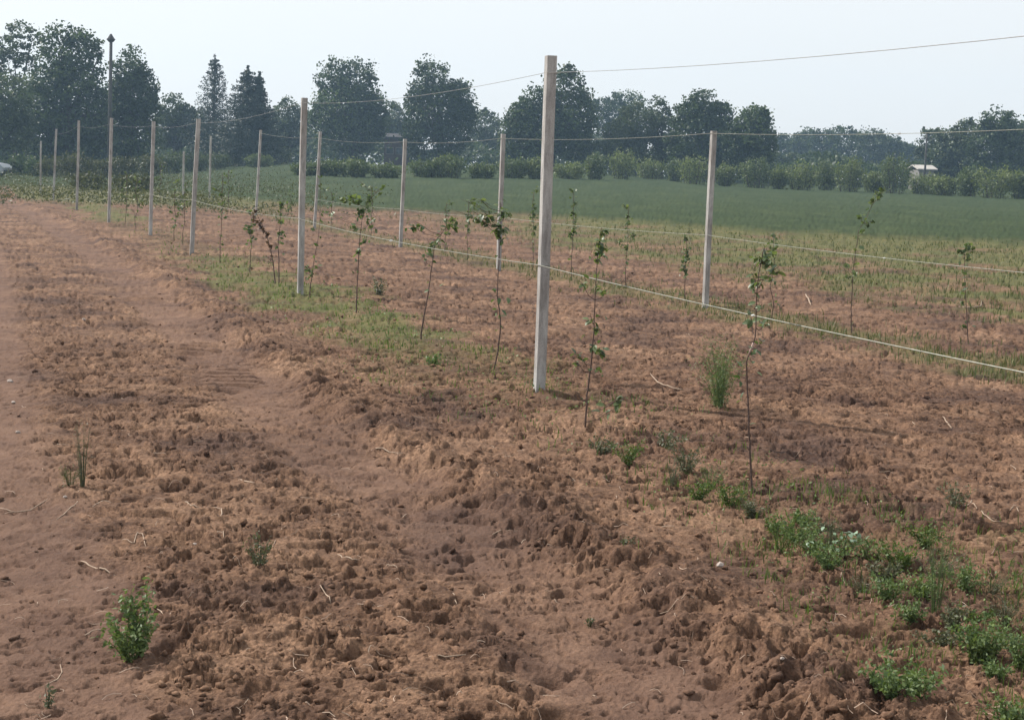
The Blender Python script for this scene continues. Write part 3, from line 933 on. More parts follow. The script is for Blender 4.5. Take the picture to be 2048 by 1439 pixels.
def sapling(trunk, Y, clusters, lab, r0=0.006, leaf=0.05, pale=None, wilt=False, seed=0):
    leaf = leaf * 1.02
    rng = np.random.default_rng(1000 + seed)
    base = at(trunk[0][0], trunk[0][1], Y)
    g0 = gz(base[0], base[1])
    root = empty("apple_sapling", (base[0], base[1], min(base[2], g0)), lab, "sapling", "young trees planted along the post rows")
    org = np.array(root.location)
    # smooth the trunk and let it sway in depth too
    P = []
    dep = 0.0
    for i, (x, y) in enumerate(trunk):
        dep += rng.normal(0, 0.012) * (1 if i else 0)
        P.append(at(x, y, Y + dep) - org)
    P.insert(0, P[0] + np.array([0, 0, -0.06 - max(0, base[2] - g0)]))
    Q = []
    for i in range(len(P) - 1):
        for k in range(4):
            Q.append(P[i] + (P[i + 1] - P[i]) * k / 4 + rng.normal(0, 0.0015, 3))
    Q.append(P[-1])
    H = Q[-1][2] - Q[0][2]
    rad = [max(0.0022 * max(1, Y / 12), r0 * (1 - 0.75 * (q[2] - Q[0][2]) / H)) for q in Q]
    mb = MB(); mb.tube(Q, rad, 7)
    for q in Q[4::5]:
        mb.tube([q, q + rng.normal(0, 0.012, 3) + np.array([0, 0, 0.01])], 0.002, 4)
    mb.build("trunk", M_BARK, root, True)
    if pale:
        a = at(*pale[0], Y) - org; b = at(*pale[1], Y) - org
        # bare patch following the trunk, a hair wider than it
        best = [q for q in Q if min(a[2], b[2]) - .01 <= q[2] <= max(a[2], b[2]) + .01]
        if len(best) > 1:
            mb = MB(); mb.tube(best, r0 * 0.9, 7); mb.build("pale_bark", M_PALEBARK, root, True)
    Qa = np.array(Q)
    small = Y > 13
    C = []
    for (cx, cy, rx, ry, n) in clusters:
        n = int(n * 1.5) + 1
        c = at(cx, cy, Y + rng.normal(0, 0.03)) - org
        sx = rx / FPX * Y; sz = ry / FPX * Y
        j = int(np.argmin(np.linalg.norm(Qa - c, axis=1) + np.abs(Qa[:, 2] - (c[2] - 0.1)) * 0.6))
        st = Qa[j]
        mb = MB()
        mid = (st + c) / 2 + np.array([0, 0, -0.02])
        mb.tube([st, mid, c, c + (c - st) * 0.25], [0.0026, 0.0022, 0.0018, 0.0012], 4)
        tw = []
        nt_ = max(2, n // 3)
        for k in range(nt_):
            e = c + rng.normal(0, 1, 3) * np.array([sx, max(sx, sz) * .6, sz]) * 0.6
            s0 = st + (c - st) * rng.uniform(0.3, 1.0)
            mb.tube([s0, (s0 + e) / 2 + rng.normal(0, 0.006, 3), e], [0.0016, 0.0014, 0.001], 3)
            tw.append((s0, e))
        mb.build("branch", M_BARK, root)
        for k in range(n):
            s0, e = tw[k % nt_]
            p = s0 + (e - s0) * rng.uniform(0.35, 1.05) + rng.normal(0, 0.006, 3)
            C.append(p)
    up = Qa[int(len(Qa) * 0.35):]
    for _ in range(22):
        q = up[rng.integers(len(up))]
        C.append(q + rng.normal(0, 1, 3) * np.array([.035, .035, .015]))
    if not small:
        for p in C:
            put_leaf(root, p, leaf, rng, LEAVES_WILT if wilt and rng.random() < 0.6 else LEAVES)
    elif C:
        C = np.array(C)
        C = C + rng.normal(0, 0.01, C.shape)
        V, Fc = leaf_quads(C, leaf * 1.15, rng, 0.3, 0.62)
        t = np.repeat(np.clip(rng.normal(0.5, 0.3, len(C)), 0, 1), 4)
        o = link("foliage", mesh_np("foliage", V, Fc, M_APPLE if not wilt else M_APPLEW, {'tint': t}), root)
        o['kind'] = 'stuff'
    return root

def row_depth(px, row, base_py=None):
    u = (px - PW / 2) / FPX
    if row == 1: return (ROW1[0] + 0.386 * 10) / (0.386 + u)
    return 10.05 / (0.387 + u)

sapling([(1505, 997), (1501, 920), (1497, 850), (1495, 780), (1493, 722), (1511, 674), (1513, 600), (1517, 548), (1528, 495)], 7.0,
        [(1532, 500, 12, 8, 5), (1518, 517, 8, 12, 6), (1540, 520, 16, 16, 11), (1550, 538, 10, 12, 6), (1505, 548, 10, 12, 5), (1525, 560, 14, 12, 5),
         (1507, 572, 6, 5, 2), (1522, 610, 10, 10, 3), (1502, 640, 10, 12, 3), (1528, 650, 10, 12, 4), (1526, 680, 10, 8, 2)],
        "nearest sapling, dark kinked stem with a bare pale bend and a leafy top", 0.0065, 0.040, ((1496, 712), (1509, 680)), seed=1)
sapling([(1170, 860), (1174, 790), (1182, 730), (1188, 665), (1190, 600), (1193, 540), (1196, 500), (1203, 455)], 8.75,
        [(1206, 460, 12, 10, 5), (1200, 480, 9, 12, 7), (1204, 505, 9, 12, 7), (1190, 515, 7, 10, 3), (1166, 570, 7, 6, 3), (1192, 575, 6, 8, 3), (1215, 578, 10, 7, 3),
         (1182, 633, 5, 7, 3), (1196, 655, 8, 12, 3), (1160, 712, 14, 10, 5), (1190, 690, 14, 14, 8), (1204, 705, 10, 14, 4), (1155, 725, 8, 6, 3), (1198, 738, 6, 8, 2),
         (1235, 800, 18, 8, 7), (1218, 822, 8, 6, 2)],
        "sapling right of the nearest post, leaves hanging low on its stem", 0.0065, 0.045, seed=2)
sapling([(988, 742), (996, 700), (1001, 655), (999, 620), (994, 590), (997, 540), (1000, 480), (1003, 430), (1000, 400)], 11.2,
        [(929, 428, 6, 14, 6), (938, 405, 8, 6, 3), (962, 402, 8, 5, 4), (968, 424, 12, 10, 7), (955, 428, 8, 8, 4), (977, 432, 8, 8, 4), (1005, 418, 6, 8, 4),
         (1010, 430, 8, 12, 6), (993, 449, 8, 8, 5), (1003, 462, 10, 10, 8), (990, 466, 6, 8, 4), (1004, 478, 6, 6, 3), (965, 442, 10, 6, 4)],
        "leafy sapling just left of the nearest post, with a wide spreading top", 0.007, 0.055, seed=3)
sapling([(842, 668), (848, 630), (856, 590), (862, 545), (868, 500), (872, 480), (890, 458), (908, 438)], 13.0 - 0.05,
        [(825, 452, 12, 8, 7), (840, 448, 6, 5, 4), (905, 440, 6, 6, 4), (897, 455, 8, 7, 5), (890, 468, 6, 6, 3), (855, 500, 8, 8, 4), (845, 512, 6, 8, 3), (862, 488, 10, 6, 4), (880, 478, 8, 5, 3)],
        "leaning sapling in the green strip, second to the left of the nearest post", 0.0085, 0.055, seed=4)
sapling([(713, 612), (714, 570), (717, 520), (719, 480), (724, 440), (735, 405), (758, 378)], 15.3,
        [(693, 398, 14, 8, 14), (705, 400, 8, 8, 8), (722, 425, 14, 9, 12), (735, 400, 16, 10, 10), (760, 382, 6, 14, 6), (722, 365, 6, 10, 4), (718, 502, 7, 6, 5), (660, 430, 8, 8, 4), (740, 445, 12, 14, 8), (700, 455, 12, 8, 5), (730, 480, 14, 8, 6)],
        "sapling with a broad crooked crown before the left oaks, right of the second nearest post", 0.008, 0.055, seed=5)
sapling([(620, 578), (624, 555), (628, 520), (636, 480), (640, 440)], 17.0,
        [(614, 530, 5, 5, 5), (620, 542, 5, 6, 6), (617, 556, 5, 6, 5), (640, 350, 3, 8, 3), (645, 420, 6, 10, 4)],
        "thin sapling touching the right side of the second nearest post, leaves near its foot", 0.007, 0.05, seed=6)
sapling([(550, 560), (547, 530), (541, 500), (533, 470), (522, 445), (512, 425)], 18.6,
        [(508, 435, 8, 8, 10), (512, 420, 8, 6, 6), (520, 450, 8, 10, 8), (535, 470, 6, 10, 6), (540, 490, 5, 8, 4)],
        "left one of two bowed brownish saplings left of the second nearest post", 0.010, 0.055, wilt=True, seed=7)
sapling([(558, 556), (558, 520), (556, 490), (560, 455), (562, 415), (566, 400)], 18.3,
        [(562, 408, 7, 6, 7), (556, 438, 7, 8, 7), (562, 465, 6, 10, 6), (566, 480, 4, 10, 4)],
        "upright one of two brownish saplings left of the second nearest post", 0.009, 0.055, seed=8)
# second row, nearest the right edge
sapling([(1703, 662), (1702, 620), (1705, 560), (1710, 510), (1718, 460), (1730, 440), (1745, 410), (1768, 378)], 16.3,
        [(1768, 380, 7, 5, 4), (1752, 385, 6, 5, 4), (1745, 400, 6, 6, 6), (1762, 393, 7, 5, 4), (1720, 432, 4, 4, 3), (1740, 443, 8, 5, 5), (1727, 462, 4, 4, 2), (1692, 530, 5, 5, 3), (1695, 555, 5, 4, 3), (1708, 548, 4, 8, 3)],
        "tallest slender sapling of the second row, its tip above the crop at right", 0.007, 0.06, seed=9)
sapling([(1936, 690), (1934, 640), (1931, 590), (1929, 540), (1930, 500)], 15.6,
        [(1922, 500, 8, 7, 8), (1935, 492, 8, 5, 7), (1945, 500, 7, 7, 7), (1935, 515, 6, 7, 6), (1923, 655, 3, 8, 3), (1922, 690, 3, 6, 3), (1926, 603, 4, 5, 2)],
        "short sapling farthest right, with a round leafy head like a lollipop", 0.007, 0.055, seed=10)
def small_sapling(bx, by, topy, Y, lab, seed, dens=1.0, wide=1.0):
    rng = np.random.default_rng(seed * 13 + 1)
    n = 5
    tr = []
    for k in range(n + 1):
        t = k / n
        tr.append((bx + 2.0 * math.tan(math.radians(1.6)) * 0 + t * (by - topy) * 0.03 + rng.normal(0, 1.5) * (k > 0), by + (topy - by) * t))
    cl = []
    for k in range(6):
        t = 1 - 0.5 * (k / 5) ** 0.8
        cl.append((bx + t * (by - topy) * 0.03 + rng.normal(0, 5 * wide), by + (topy - by) * t + rng.normal(0, 3), 6 * wide, 8, int(6 * dens) + 1))
    return sapling(tr, Y, cl, lab, 0.007, 0.055, seed=seed)
SM = [
    (1370, 602, 482, 19.7, "short sapling left of the rightmost post, leaves bunched at mid height", 21, 1.2, 0.8),
    (1251, 576, 412, 21.5, "sapling of the second row between the nearest post and the rightmost post", 22, 1.3, 1.3),
    (1143, 558, 385, 23.4, "columnar sapling rising just right of the nearest post's upper half", 23, 1.6, 0.8),
    (1064, 548, 385, 25.0, "columnar sapling just left of the nearest post's middle", 24, 1.5, 0.8),
    (935, 520, 400, 27.6, "small sapling of the second row left of the wide spreading sapling", 25, 0.8, 1.2),
    (890, 505, 405, 29.2, "small sapling of the second row right of the leaning one", 26, 0.7, 1.0),
    (742, 478, 372, 34.0, "small second row sapling behind the sapling with the crooked crown", 28, 0.7, 1.0),
    (662, 462, 385, 37.0, "small second row sapling right of the second nearest post", 29, 0.7, 1.0),
    (500, 530, 425, 20.6, "short thin sapling left of the two brownish ones", 30, 0.7, 1.0),
    (440, 525, 350, 22.4, "thin tall sapling right of the third near-row post", 31, 0.8, 1.2),
    (366, 495, 365, 27.0, "thin sapling between the third and fourth near-row posts", 32, 0.8, 1.0),
    (348, 480, 380, 28.2, "bare looking sapling right of the fourth near-row post", 33, 0.5, 1.0),
    (272, 458, 360, 32.0, "small sapling left of the fourth near-row post", 35, 0.6, 1.2),
    (250, 448, 350, 34.0, "small sapling right of the fifth near-row post", 36, 0.6, 1.2),
    (455, 428, 340, 46.0, "faint sapling of the second row left of the spruces' post", 38, 0.7, 1.4),
    (320, 410, 330, 50.0, "far sapling on the waste ground behind the fourth near-row post", 40, 0.9, 1.5),
    (580, 450, 395, 41.0, "tiny sapling of the second row just left of the second nearest post", 41, 0.7, 1.0),
    (1543, 640, 470, 17.6, "bare thin sapling behind the nearest sapling's leafy top", 42, 0.5, 0.8),
]
for a in SM:
    small_sapling(*a)

# ------------------------------------------------------------------ weeds: single plants
def weed(px, py, hpx, wpx, nst, nleaf, leaf, mat, lab, seed, stem=0.0015, feathery=False, name="weed_plant", flop=1.0):
    rng = np.random.default_rng(seed)
    x, y = on_ground(px, py)
    z = gz(x, y)
    if 400 < seed: hpx *= 1.15; wpx *= 1.1; nleaf = int(nleaf * 1.5)
    H = hpx / FPX * y; W = wpx / FPX * y
    root = empty(name, (x, y, z), lab, "weed", "weeds growing in the tilled soil")
    mb = MB(); C = []; O = []
    for k in range(nst):
        a = rng.uniform(0, 6.28); hh = H * rng.uniform(0.55, 1.0); rr = W * 0.5 * rng.uniform(0.15, 1.0) * flop
        b = np.array([math.cos(a), math.sin(a), 0])
        p0 = b * rng.uniform(0, 0.1) * W + np.array([0, 0, -0.01])
        p1 = p0 + b * rr * 0.4 + np.array([0, 0, hh * 0.55]); p2 = p0 + b * rr + np.array([0, 0, hh])
        mb.tube([p0, p1, p2], [stem, stem * .8, stem * .4], 4)
        for j in range(nleaf):
            t = rng.uniform(0.12, 1.05)
            q = (1 - t) ** 2 * p0 + 2 * t * (1 - t) * p1 + t * t * p2
            C.append(q + rng.normal(0, leaf * (0.9 if feathery else 0.5), 3)); O.append(b * 0.5 + np.array([0, 0, .2]))
    mb.build("stems", mat, root)
    C = np.array(C); O = np.array(O)
    V, Fc = leaf_quads(C, leaf * (0.9 if feathery else 1), rng, 0.3, 0.16 if feathery else 0.5, O * 1.0)
    t = np.repeat(np.clip(rng.normal(0.5, 0.28, len(C)), 0, 1), 4)
    o = link("foliage", mesh_np("foliage", V, Fc, mat, {'tint': t}), root); o['kind'] = 'stuff'
    return root
weed(1440, 815, 150, 120, 36, 60, 0.032, M_WEED, "tall feathery grey green weed left of the nearest sapling", 301, feathery=True)
weed(1436, 812, 110, 60, 16, 45, 0.026, M_WEED, "darker green low heart of the feathery weed left of the nearest sapling", 302, feathery=True)
weed(282, 1296, 178, 100, 15, 40, 0.021, M_WEED, "tall narrow bright green weed standing alone in the left foreground", 303)
weed(262, 1304, 95, 120, 18, 30, 0.020, M_WEED, "low bushy green weed at the foot of the tall one at left", 304)
weed(165, 968, 135, 40, 18, 14, 0.020, M_DULL, "thin wispy grass tuft beside the bare lane at left", 305, feathery=True)
weed(140, 965, 50, 55, 14, 14, 0.020, M_GRASS, "short yellowish tuft at the foot of the wispy one at left", 306, feathery=True)
weed(520, 1132, 85, 70, 14, 18, 0.016, M_DULL, "dull grey weed in a dark hollow left of the wheel rut", 307)
weed(758, 588, 40, 38, 14, 24, 0.030, M_DULL, "round dark weed behind the green strip, between two saplings", 308)
weed(866, 730, 22, 38, 10, 14, 0.030, M_WEED, "small dark green leafy clump at the lower edge of the green strip", 309)
weed(1795, 1405, 100, 175, 44, 40, 0.018, M_WEED, "spreading bright green weed alone at the lower right", 310)
weed(2020, 1448, 70, 110, 24, 26, 0.016, M_WEED, "bright green weed cut by the lower right corner", 311)
weed(1960, 1305, 100, 130, 40, 36, 0.018, M_WEED, "dark green rounded weed near the right edge, end of the weed strip", 312)
weed(2040, 1330, 80, 70, 20, 22, 0.016, M_WEED, "green weed right at the right edge beside the rounded one", 313)
weed(1870, 1225, 210, 60, 16, 26, 0.020, M_WEED, "tall thin feathery weed standing up from the weed strip at right", 314, feathery=True)
weed(1770, 1200, 60, 80, 22, 24, 0.016, M_WEED, "low dark green weed below the pale-leaved one", 315)
weed(1590, 1080, 55, 90, 22, 24, 0.017, M_WEED, "low green weed at the left end of the lower weed strip", 316)
weed(1545, 1060, 35, 50, 14, 20, 0.018, M_GREEN, "yellow green tuft just right of the nearest sapling's foot", 317)
weed(1398, 995, 45, 55, 16, 22, 0.017, M_GREEN, "light green tuft below the feathery weed, left of the nearest stem", 318)
weed(1345, 975, 50, 60, 14, 18, 0.018, M_DULL, "thin grassy tuft left of the light green one in the row", 319, feathery=True)
weed(1330, 890, 34, 90, 16, 18, 0.020, M_DULL, "flat weed between the two nearest saplings", 320)
weed(1205, 905, 34, 70, 16, 20, 0.018, M_DULL, "low dusty weed at the foot of the second sapling", 321)
weed(1660, 1110, 120, 50, 12, 16, 0.018, M_DULL, "thin seedy stalks rising behind the pale-leaved weed", 322, feathery=True)
weed(1910, 1010, 50, 80, 14, 14, 0.018, M_DULL, "dull tuft under the crooked roots near the right edge", 323)
weed(1870, 1150, 60, 120, 22, 20, 0.018, M_DULL, "thin grassy weed spreading behind the tall feathery stalk", 324, feathery=True)
weed(1180, 1238, 26, 22, 7, 8, 0.012, M_DULL, "tiny dark seedling at the end of the wheel rut", 325)
weed(95, 1400, 60, 40, 8, 8, 0.014, M_DULL, "dull sprawling weed in the lower left corner", 326)
weed(1250, 1100, 30, 50, 8, 8, 0.014, M_DULL, "dusty small weed in the damp clods of the middle", 327)


rw = np.random.default_rng(909)
MORE = [(1625, 1105, "left of the pale-leaved weed"), (1725, 1165, "below and right of the pale-leaved weed"), (1700, 1085, "just behind the pale-leaved weed"), (1820, 1235, "at the foot of the tall feathery stalk"),
        (1905, 1250, "between the feathery stalk and the dark rounded weed"), (1560, 1100, "at the lower left tip of the weed strip"), (1990, 1345, "under the dark rounded weed at right"), (1660, 1060, "before the thin seedy stalks"),
        (1460, 1010, "left of the nearest sapling's foot"), (1420, 965, "behind the light green tuft in the row"), (1370, 945, "in the thin middle of the row strip"), (1800, 1130, "in the middle of the lower weed strip"),
        (1930, 1180, "behind the dark rounded weed"), (2010, 1250, "by the right edge above the last weeds"), (1250, 925, "right of the second sapling's foot"), (1840, 1190, "between the middle of the strip and the feathery stalk"), (1770, 1160, "behind the low dark green weed"),
        (1745, 1120, "right of the pale-leaved weed"), (1605, 1050, "behind the left end of the lower weed strip"), (1880, 1270, "in front of the tall feathery stalk"), (1945, 1230, "just behind the rounded weed, to its left"),
        (2030, 1290, "between the rounded weed and the right edge"), (1500, 1030, "just below the nearest sapling's foot"), (1850, 1100, "at the back of the weed strip near the right"), (1655, 1140, "at the front edge below the pale-leaved weed"),
        (1980, 1180, "far right behind the weed strip")]
for i, (x, y, w) in enumerate(MORE):
    weed(x, y, int(rw.uniform(35, 60)), int(rw.uniform(55, 95)), 18, 22, 0.015, (M_WEED, M_DULL, M_GREEN)[i % 3], ("bright green", "dusty grey green", "light yellow green")[i % 3] + " low weed " + w, 600 + i, feathery=(i % 4 == 1))

def pale_weed():
    rng = np.random.default_rng(88)
    x, y = on_ground(1685, 1118)
    root = empty("weed_plant", (x, y, gz(x, y)), "low weed with shiny pale rounded leaves catching the light at right", "weed", "weeds growing in the tilled soil")
    mb = MB()
    P = []
    for k in range(34):
        a = rng.uniform(0, 6.28); r = rng.uniform(0.02, 0.12)
        p = np.array([math.cos(a) * r * 1.3, math.sin(a) * r * 0.8, rng.uniform(0.02, 0.10)])
        mb.tube([np.array([0, 0, -0.01]) + p * 0.15, p * 0.6 + np.array([0, 0, .01]), p], 0.0012, 3); P.append(p)
    mb.build("stems", M_WEED, root)
    for p in P:
        put_leaf(root, p, 0.026, rng, LEAVES_PALE, 0.5)
    C = np.array([rng.normal(0, 1, 3) * np.array([.11, .07, .02]) + np.array([0, 0, .03]) for _ in range(500)])
    V, Fc = leaf_quads(C, 0.016, rng)
    o = link("foliage", mesh_np("foliage", V, Fc, M_WEED, {'tint': np.repeat(rng.random(500), 4)}), root); o['kind'] = 'stuff'
pale_weed()

# low broadleaf growth, uncountable
def build_cover():
    rng = np.random.default_rng(44)
    X, Y = scatter_ground(110000, 3.6, 26, 0.42, rng)
    g, c, d1, sd, al, s, a = masks(X, Y)
    cl = fbm(X * 3, Y * 3, 140, 3)
    k = (rng.random(len(X)) < g * np.clip(cl * 2 + 0.35, 0, 1)) & (np.abs(s) < 1.4)
    X, Y = X[k], Y[k]
    Z = soil(X, Y) + rng.random(len(X)) * (0.02 + 0.05 * np.clip(cl[k] + .2, 0, 1))
    C = np.stack([X, Y, Z], 1)
    V, Fc = leaf_quads(C, 0.009 + 0.0014 * Y, rng, 0.4, 0.5)
    o = link("ground_cover", mesh_np("ground_cover", V, Fc, M_WEED, {'tint': np.repeat(np.clip(rng.normal(.55, .3, len(C)), 0, 1), 4)}))
    tag(o, "low leafy green growth along the nearest row of posts", "ground cover", kind='stuff')
build_cover()

def stone(px, py, spx, lab, seed):
    rng = np.random.default_rng(seed)
    x, y = on_ground(px, py); z = gz(x, y); s = spx / FPX * y / 2
    V, Fc = ico()
    V = V * rng.uniform(0.75, 1.2, (12, 1)) * np.array([1, 0.8, 0.65]) * s
    mb = MB(); mb.add(V, Fc.tolist()); o = mb.build("stone", M_STONE); o.location = (x, y, z + s * 0.3)
    tag(o, lab, "stone", "small pale stones on the bare soil")
stone(20, 757, 14, "pale stone on the bare lane at the left edge", 1)
stone(130, 988, 11, "white pebble beside the root under the wispy tuft", 2)
stone(27, 798, 10, "small pale pebble just below the stone at the left edge", 3)
stone(36, 858, 11, "flat pale pebble on the bare lane, left of the wispy tuft", 4)
stone(388, 1068, 13, "pale lumpy stone between two curled roots at left", 5)
stone(168, 640, 9, "small white pebble on the far bare soil at left", 6)
stone(1860, 1250, 12, "light brown stone at the lower edge of the weed strip", 7)
stone(1562, 1358, 12, "round pale pebble left of the spreading weed at the lower right", 8)
stone(1440, 1130, 20, "broad pale clod in the middle right foreground", 9)

# ------------------------------------------------------------------ trees
def crown_points(lobes, Y, n, rng, fill=0.35, clump=0.055, per=26, squash=1.0):
    """leaf positions for a crown whose lobes are given as (px, py, rx, ry) at depth Y"""
    sub = []
    for l in lobes:
        sub.append(l)
        for _ in range(4):
            an = rng.uniform(0, 6.28); q = rng.uniform(0.22, 0.42)
            sub.append((l[0] + math.cos(an) * l[2] * (1.02 - q * .8), l[1] - math.sin(an) * l[3] * (1.02 - q * .8), l[2] * q, l[3] * q))
    lobes = sub
    vol = np.array([l[2] * l[3] for l in lobes], float); vol /= vol.sum()
    C = []; T = []
    for l, v in zip(lobes, vol):
        c = at(l[0], l[1], Y); k = Y / FPX
        r = np.array([l[2] * k, 0.5 * (l[2] + l[3]) * k * squash, l[3] * k])
        m = int(n * v)
        nf = int(m * fill); ns = m - nf
        d = unit(rng.normal(size=(nf, 3))); rad = rng.random((nf, 1)) ** 0.4 * 0.9
        C.append(c + d * rad * r); T.append(np.clip(rng.normal(0.3, 0.15, nf), 0, 1))
        nc = max(4, ns // per)
        d = unit(rng.normal(size=(nc, 3)))
        cc = c + d * r * rng.uniform(0.72, 1.08, (nc, 1))
        sg = rng.uniform(0.45, 1.25, nc) * clump * math.sqrt(r[0] * r[2])  * 1.35
        tt = np.clip(rng.normal(rng.normal(0.5, 0.16), 0.24, nc), 0, 1)
        idx = rng.integers(0, nc, ns)
        C.append(cc[idx] + np.clip(rng.normal(size=(ns, 3)), -1.6, 1.6) * sg[idx][:, None] * np.array([1.15, 1.15, 0.75])); T.append(np.clip(tt[idx] + rng.normal(0, 0.12, ns), 0, 1))
    return np.concatenate(C), np.concatenate(T)

def tree(name, lobes, Y, base_px, n, leaf, mat, lab, cat="tree", group="trees beyond the field", seed=0, trunk_r=0.3, fill=0.35, clump=0.16, per=26, multi=1, squash=0.9):
    rng = np.random.default_rng(seed + 500)
    b = at(base_px[0], base_px[1], Y)
    zb = float(macro(np.array(b[0]), np.array(Y)))
    root = empty(name, (b[0], Y, zb), lab, cat, group)
    org = np.array([b[0], Y, zb])
    n = int(n * 1.7); leaf *= 0.76
    C, T = crown_points(lobes, Y, n, rng, fill, clump * 0.8, per, squash)
    C = C - org
    C = C[C[:, 2] > 0.25]; T = T[:len(C)]
    V, Fc = leaf_quads(C, leaf, rng, 0.2, 0.75)
    o = link("crown", mesh_np("crown", V, Fc, mat, {'tint': np.repeat(T, 4)}), root)
    mb = MB()
    top = max(at(l[0], l[1], Y)[2] for l in lobes) - zb
    for m in range(multi):
        off = rng.normal(0, trunk_r * 2.2, 2) * (multi > 1)
        q = [np.array([off[0], off[1], -0.3]), np.array([off[0], off[1], 0.4]), np.array([off[0] * 1.5, off[1] * 1.5, top * .35]), np.array([off[0] * 2, off[1] * 2, top * .75])]
        mb.tube(q, [trunk_r * 1.35, trunk_r, trunk_r * .75, trunk_r * .3], 8)
    for l in lobes:
        c = at(l[0], l[1], Y) - org
        for k in range(4):
            e = c + unit(rng.normal(size=3)) * l[2] * Y / FPX * 0.7
            s0 = np.array([0, 0, top * rng.uniform(0.25, 0.5)])
            mb.tube([s0, (s0 + e) / 2 + rng.normal(0, .2, 3), e], [trunk_r * .4, trunk_r * .25, trunk_r * .08], 5)
    mb.build("trunk", M_TRUNK, root, True)
    return root

def spruce(tip, base, halfw, Y, lab, seed, second=None, dens=1.0):
    rng = np.random.default_rng(seed)
    b = at(base[0], base[1], Y); zb = float(macro(np.array(b[0]), np.array(Y)))
    root = empty("spruce_tree", (b[0], Y, zb), lab, "tree", "trees beyond the field")
    org = np.array([b[0], Y, zb])
    C = []; mb = MB(); T = []
    for (tp, hw) in [(tip, halfw)] + ([second] if second else []):
        t = at(tp[0], tp[1], Y) - org
        H = t[2]; Rm = hw / FPX * Y
        x0 = t[0]
        mb.tube([(0 if tp is tip else x0 * .8, 0, -0.2), (x0 * .5, 0, H * .5), (x0, 0, H)], [0.22, .14, .02], 6)
        m0 = int(110 * dens)
        C.append(np.array([x0, 0, 0]) + np.stack([rng.normal(0, .07, m0), rng.normal(0, .07, m0), H - rng.random(m0) * 1.6], 1)); T.append(np.full(m0, .5))
        z = H - 0.5
        while z > 0.8:
            f = (H - z) / H
            R_ = Rm * (0.05 + 1.0 * min(f * 1.35, 1) ** 0.9)
            nb = int(8 + 11 * min(1, f * 1.6))
            a0 = rng.uniform(0, 6.28)
            for k in range(nb):
                a = a0 + k * 6.283 / nb + rng.normal(0, .2); R2 = R_ * rng.uniform(0.6, 1.2)
                d = np.array([math.cos(a), math.sin(a), 0]); sd_ = np.array([-d[1], d[0], 0])
                m = int((14 + 44 * R2 / Rm) * dens)
                s = rng.random(m) ** 0.8
                drop = -0.42 * R2 * s + 0.26 * R2 * s ** 2.5
                wd = 0.05 + 0.16 * R2 * (s * (1.15 - s)) * 2
                p = np.array([x0 * (1 - f * .6), 0, z + rng.normal(0, .08)]) + d * (s * R2)[:, None] + np.array([0, 0, 1]) * drop[:, None]
                p = p + sd_ * (rng.normal(size=m) * wd)[:, None] - np.array([0, 0, 1]) * (rng.random(m) * (wd * 1.1 + 0.12))[:, None]
                C.append(p); T.append(np.full(m, rng.uniform(0.2, 0.9)))
            z -= 0.34 + 0.26 * f
    C = np.concatenate(C); T = np.concatenate(T)
    V, Fc = leaf_quads(C, 0.24, rng, 0.4, 0.4)
    link("crown", mesh_np("crown", V, Fc, M_SPRUCE, {'tint': np.repeat(T, 4)}), root)
    mb.build("trunk", M_TRUNK, root, True)

G = "trees beyond the field"
# --- left group
tree("aspen_tree", [(42, 85, 34, 42), (15, 130, 34, 40), (60, 160, 34, 30), (-20, 110, 30, 40)], 128, (30, 330), 3800, 0.30, M_BIRCH,
     "tall airy tree with loose see-through leaves at the left edge", seed=1, fill=0.08, clump=0.12, per=30, trunk_r=0.22)
tree("lime_tree", [(118, 105, 42, 58), (165, 120, 42, 62), (150, 200, 62, 80), (100, 200, 45, 75), (180, 230, 35, 60), (95, 270, 50, 50), (165, 290, 50, 45), (70, 215, 26, 50), (205, 280, 30, 50), (78, 268, 34, 46)], 122, (140, 345), 16000, 0.36, M_OAK,
     "huge dark dense tree left of the tall pole", seed=2, trunk_r=0.5)
tree("willow_tree", [(15, 210, 50, 60), (25, 265, 42, 45), (-40, 240, 50, 70)], 112, (-10, 350), 7500, 0.34, M_WILLOW,
     "grey green rounded tree low at the left edge", seed=3)
tree("maple_tree", [(255, 140, 32, 46), (265, 190, 42, 50), (295, 180, 22, 40), (260, 240, 42, 45), (235, 215, 28, 50), (300, 225, 20, 35), (265, 285, 52, 45)], 126, (262, 340), 11000, 0.34, M_OAK,
     "dark tree with ragged right side standing just right of the tall pole", seed=4)
tree("ash_tree", [(345, 225, 30, 34), (330, 260, 30, 35), (370, 250, 30, 30), (398, 240, 26, 26), (395, 270, 30, 26)], 150, (350, 320), 6500, 0.36, M_WILLOW,
     "low hazy tree between the ragged dark tree and the tall spruce", seed=5, group=G)
spruce((430, 108), (425, 322), 66, 140, "tall slim spruce with open drooping branches", 71, dens=1.0)
spruce((496, 131), (492, 322), 90, 136, "broad dark spruce right of the slim one, with two tips", 72, second=((519, 143), 60), dens=2.2)
tree("hazel_tree", [(578, 232, 34, 34), (600, 255, 38, 40), (555, 262, 32, 34), (540, 290, 40, 28)], 165, (580, 325), 5500, 0.38, M_WILLOW,
     "low round tree between the dark spruce and the first big oak", seed=6)
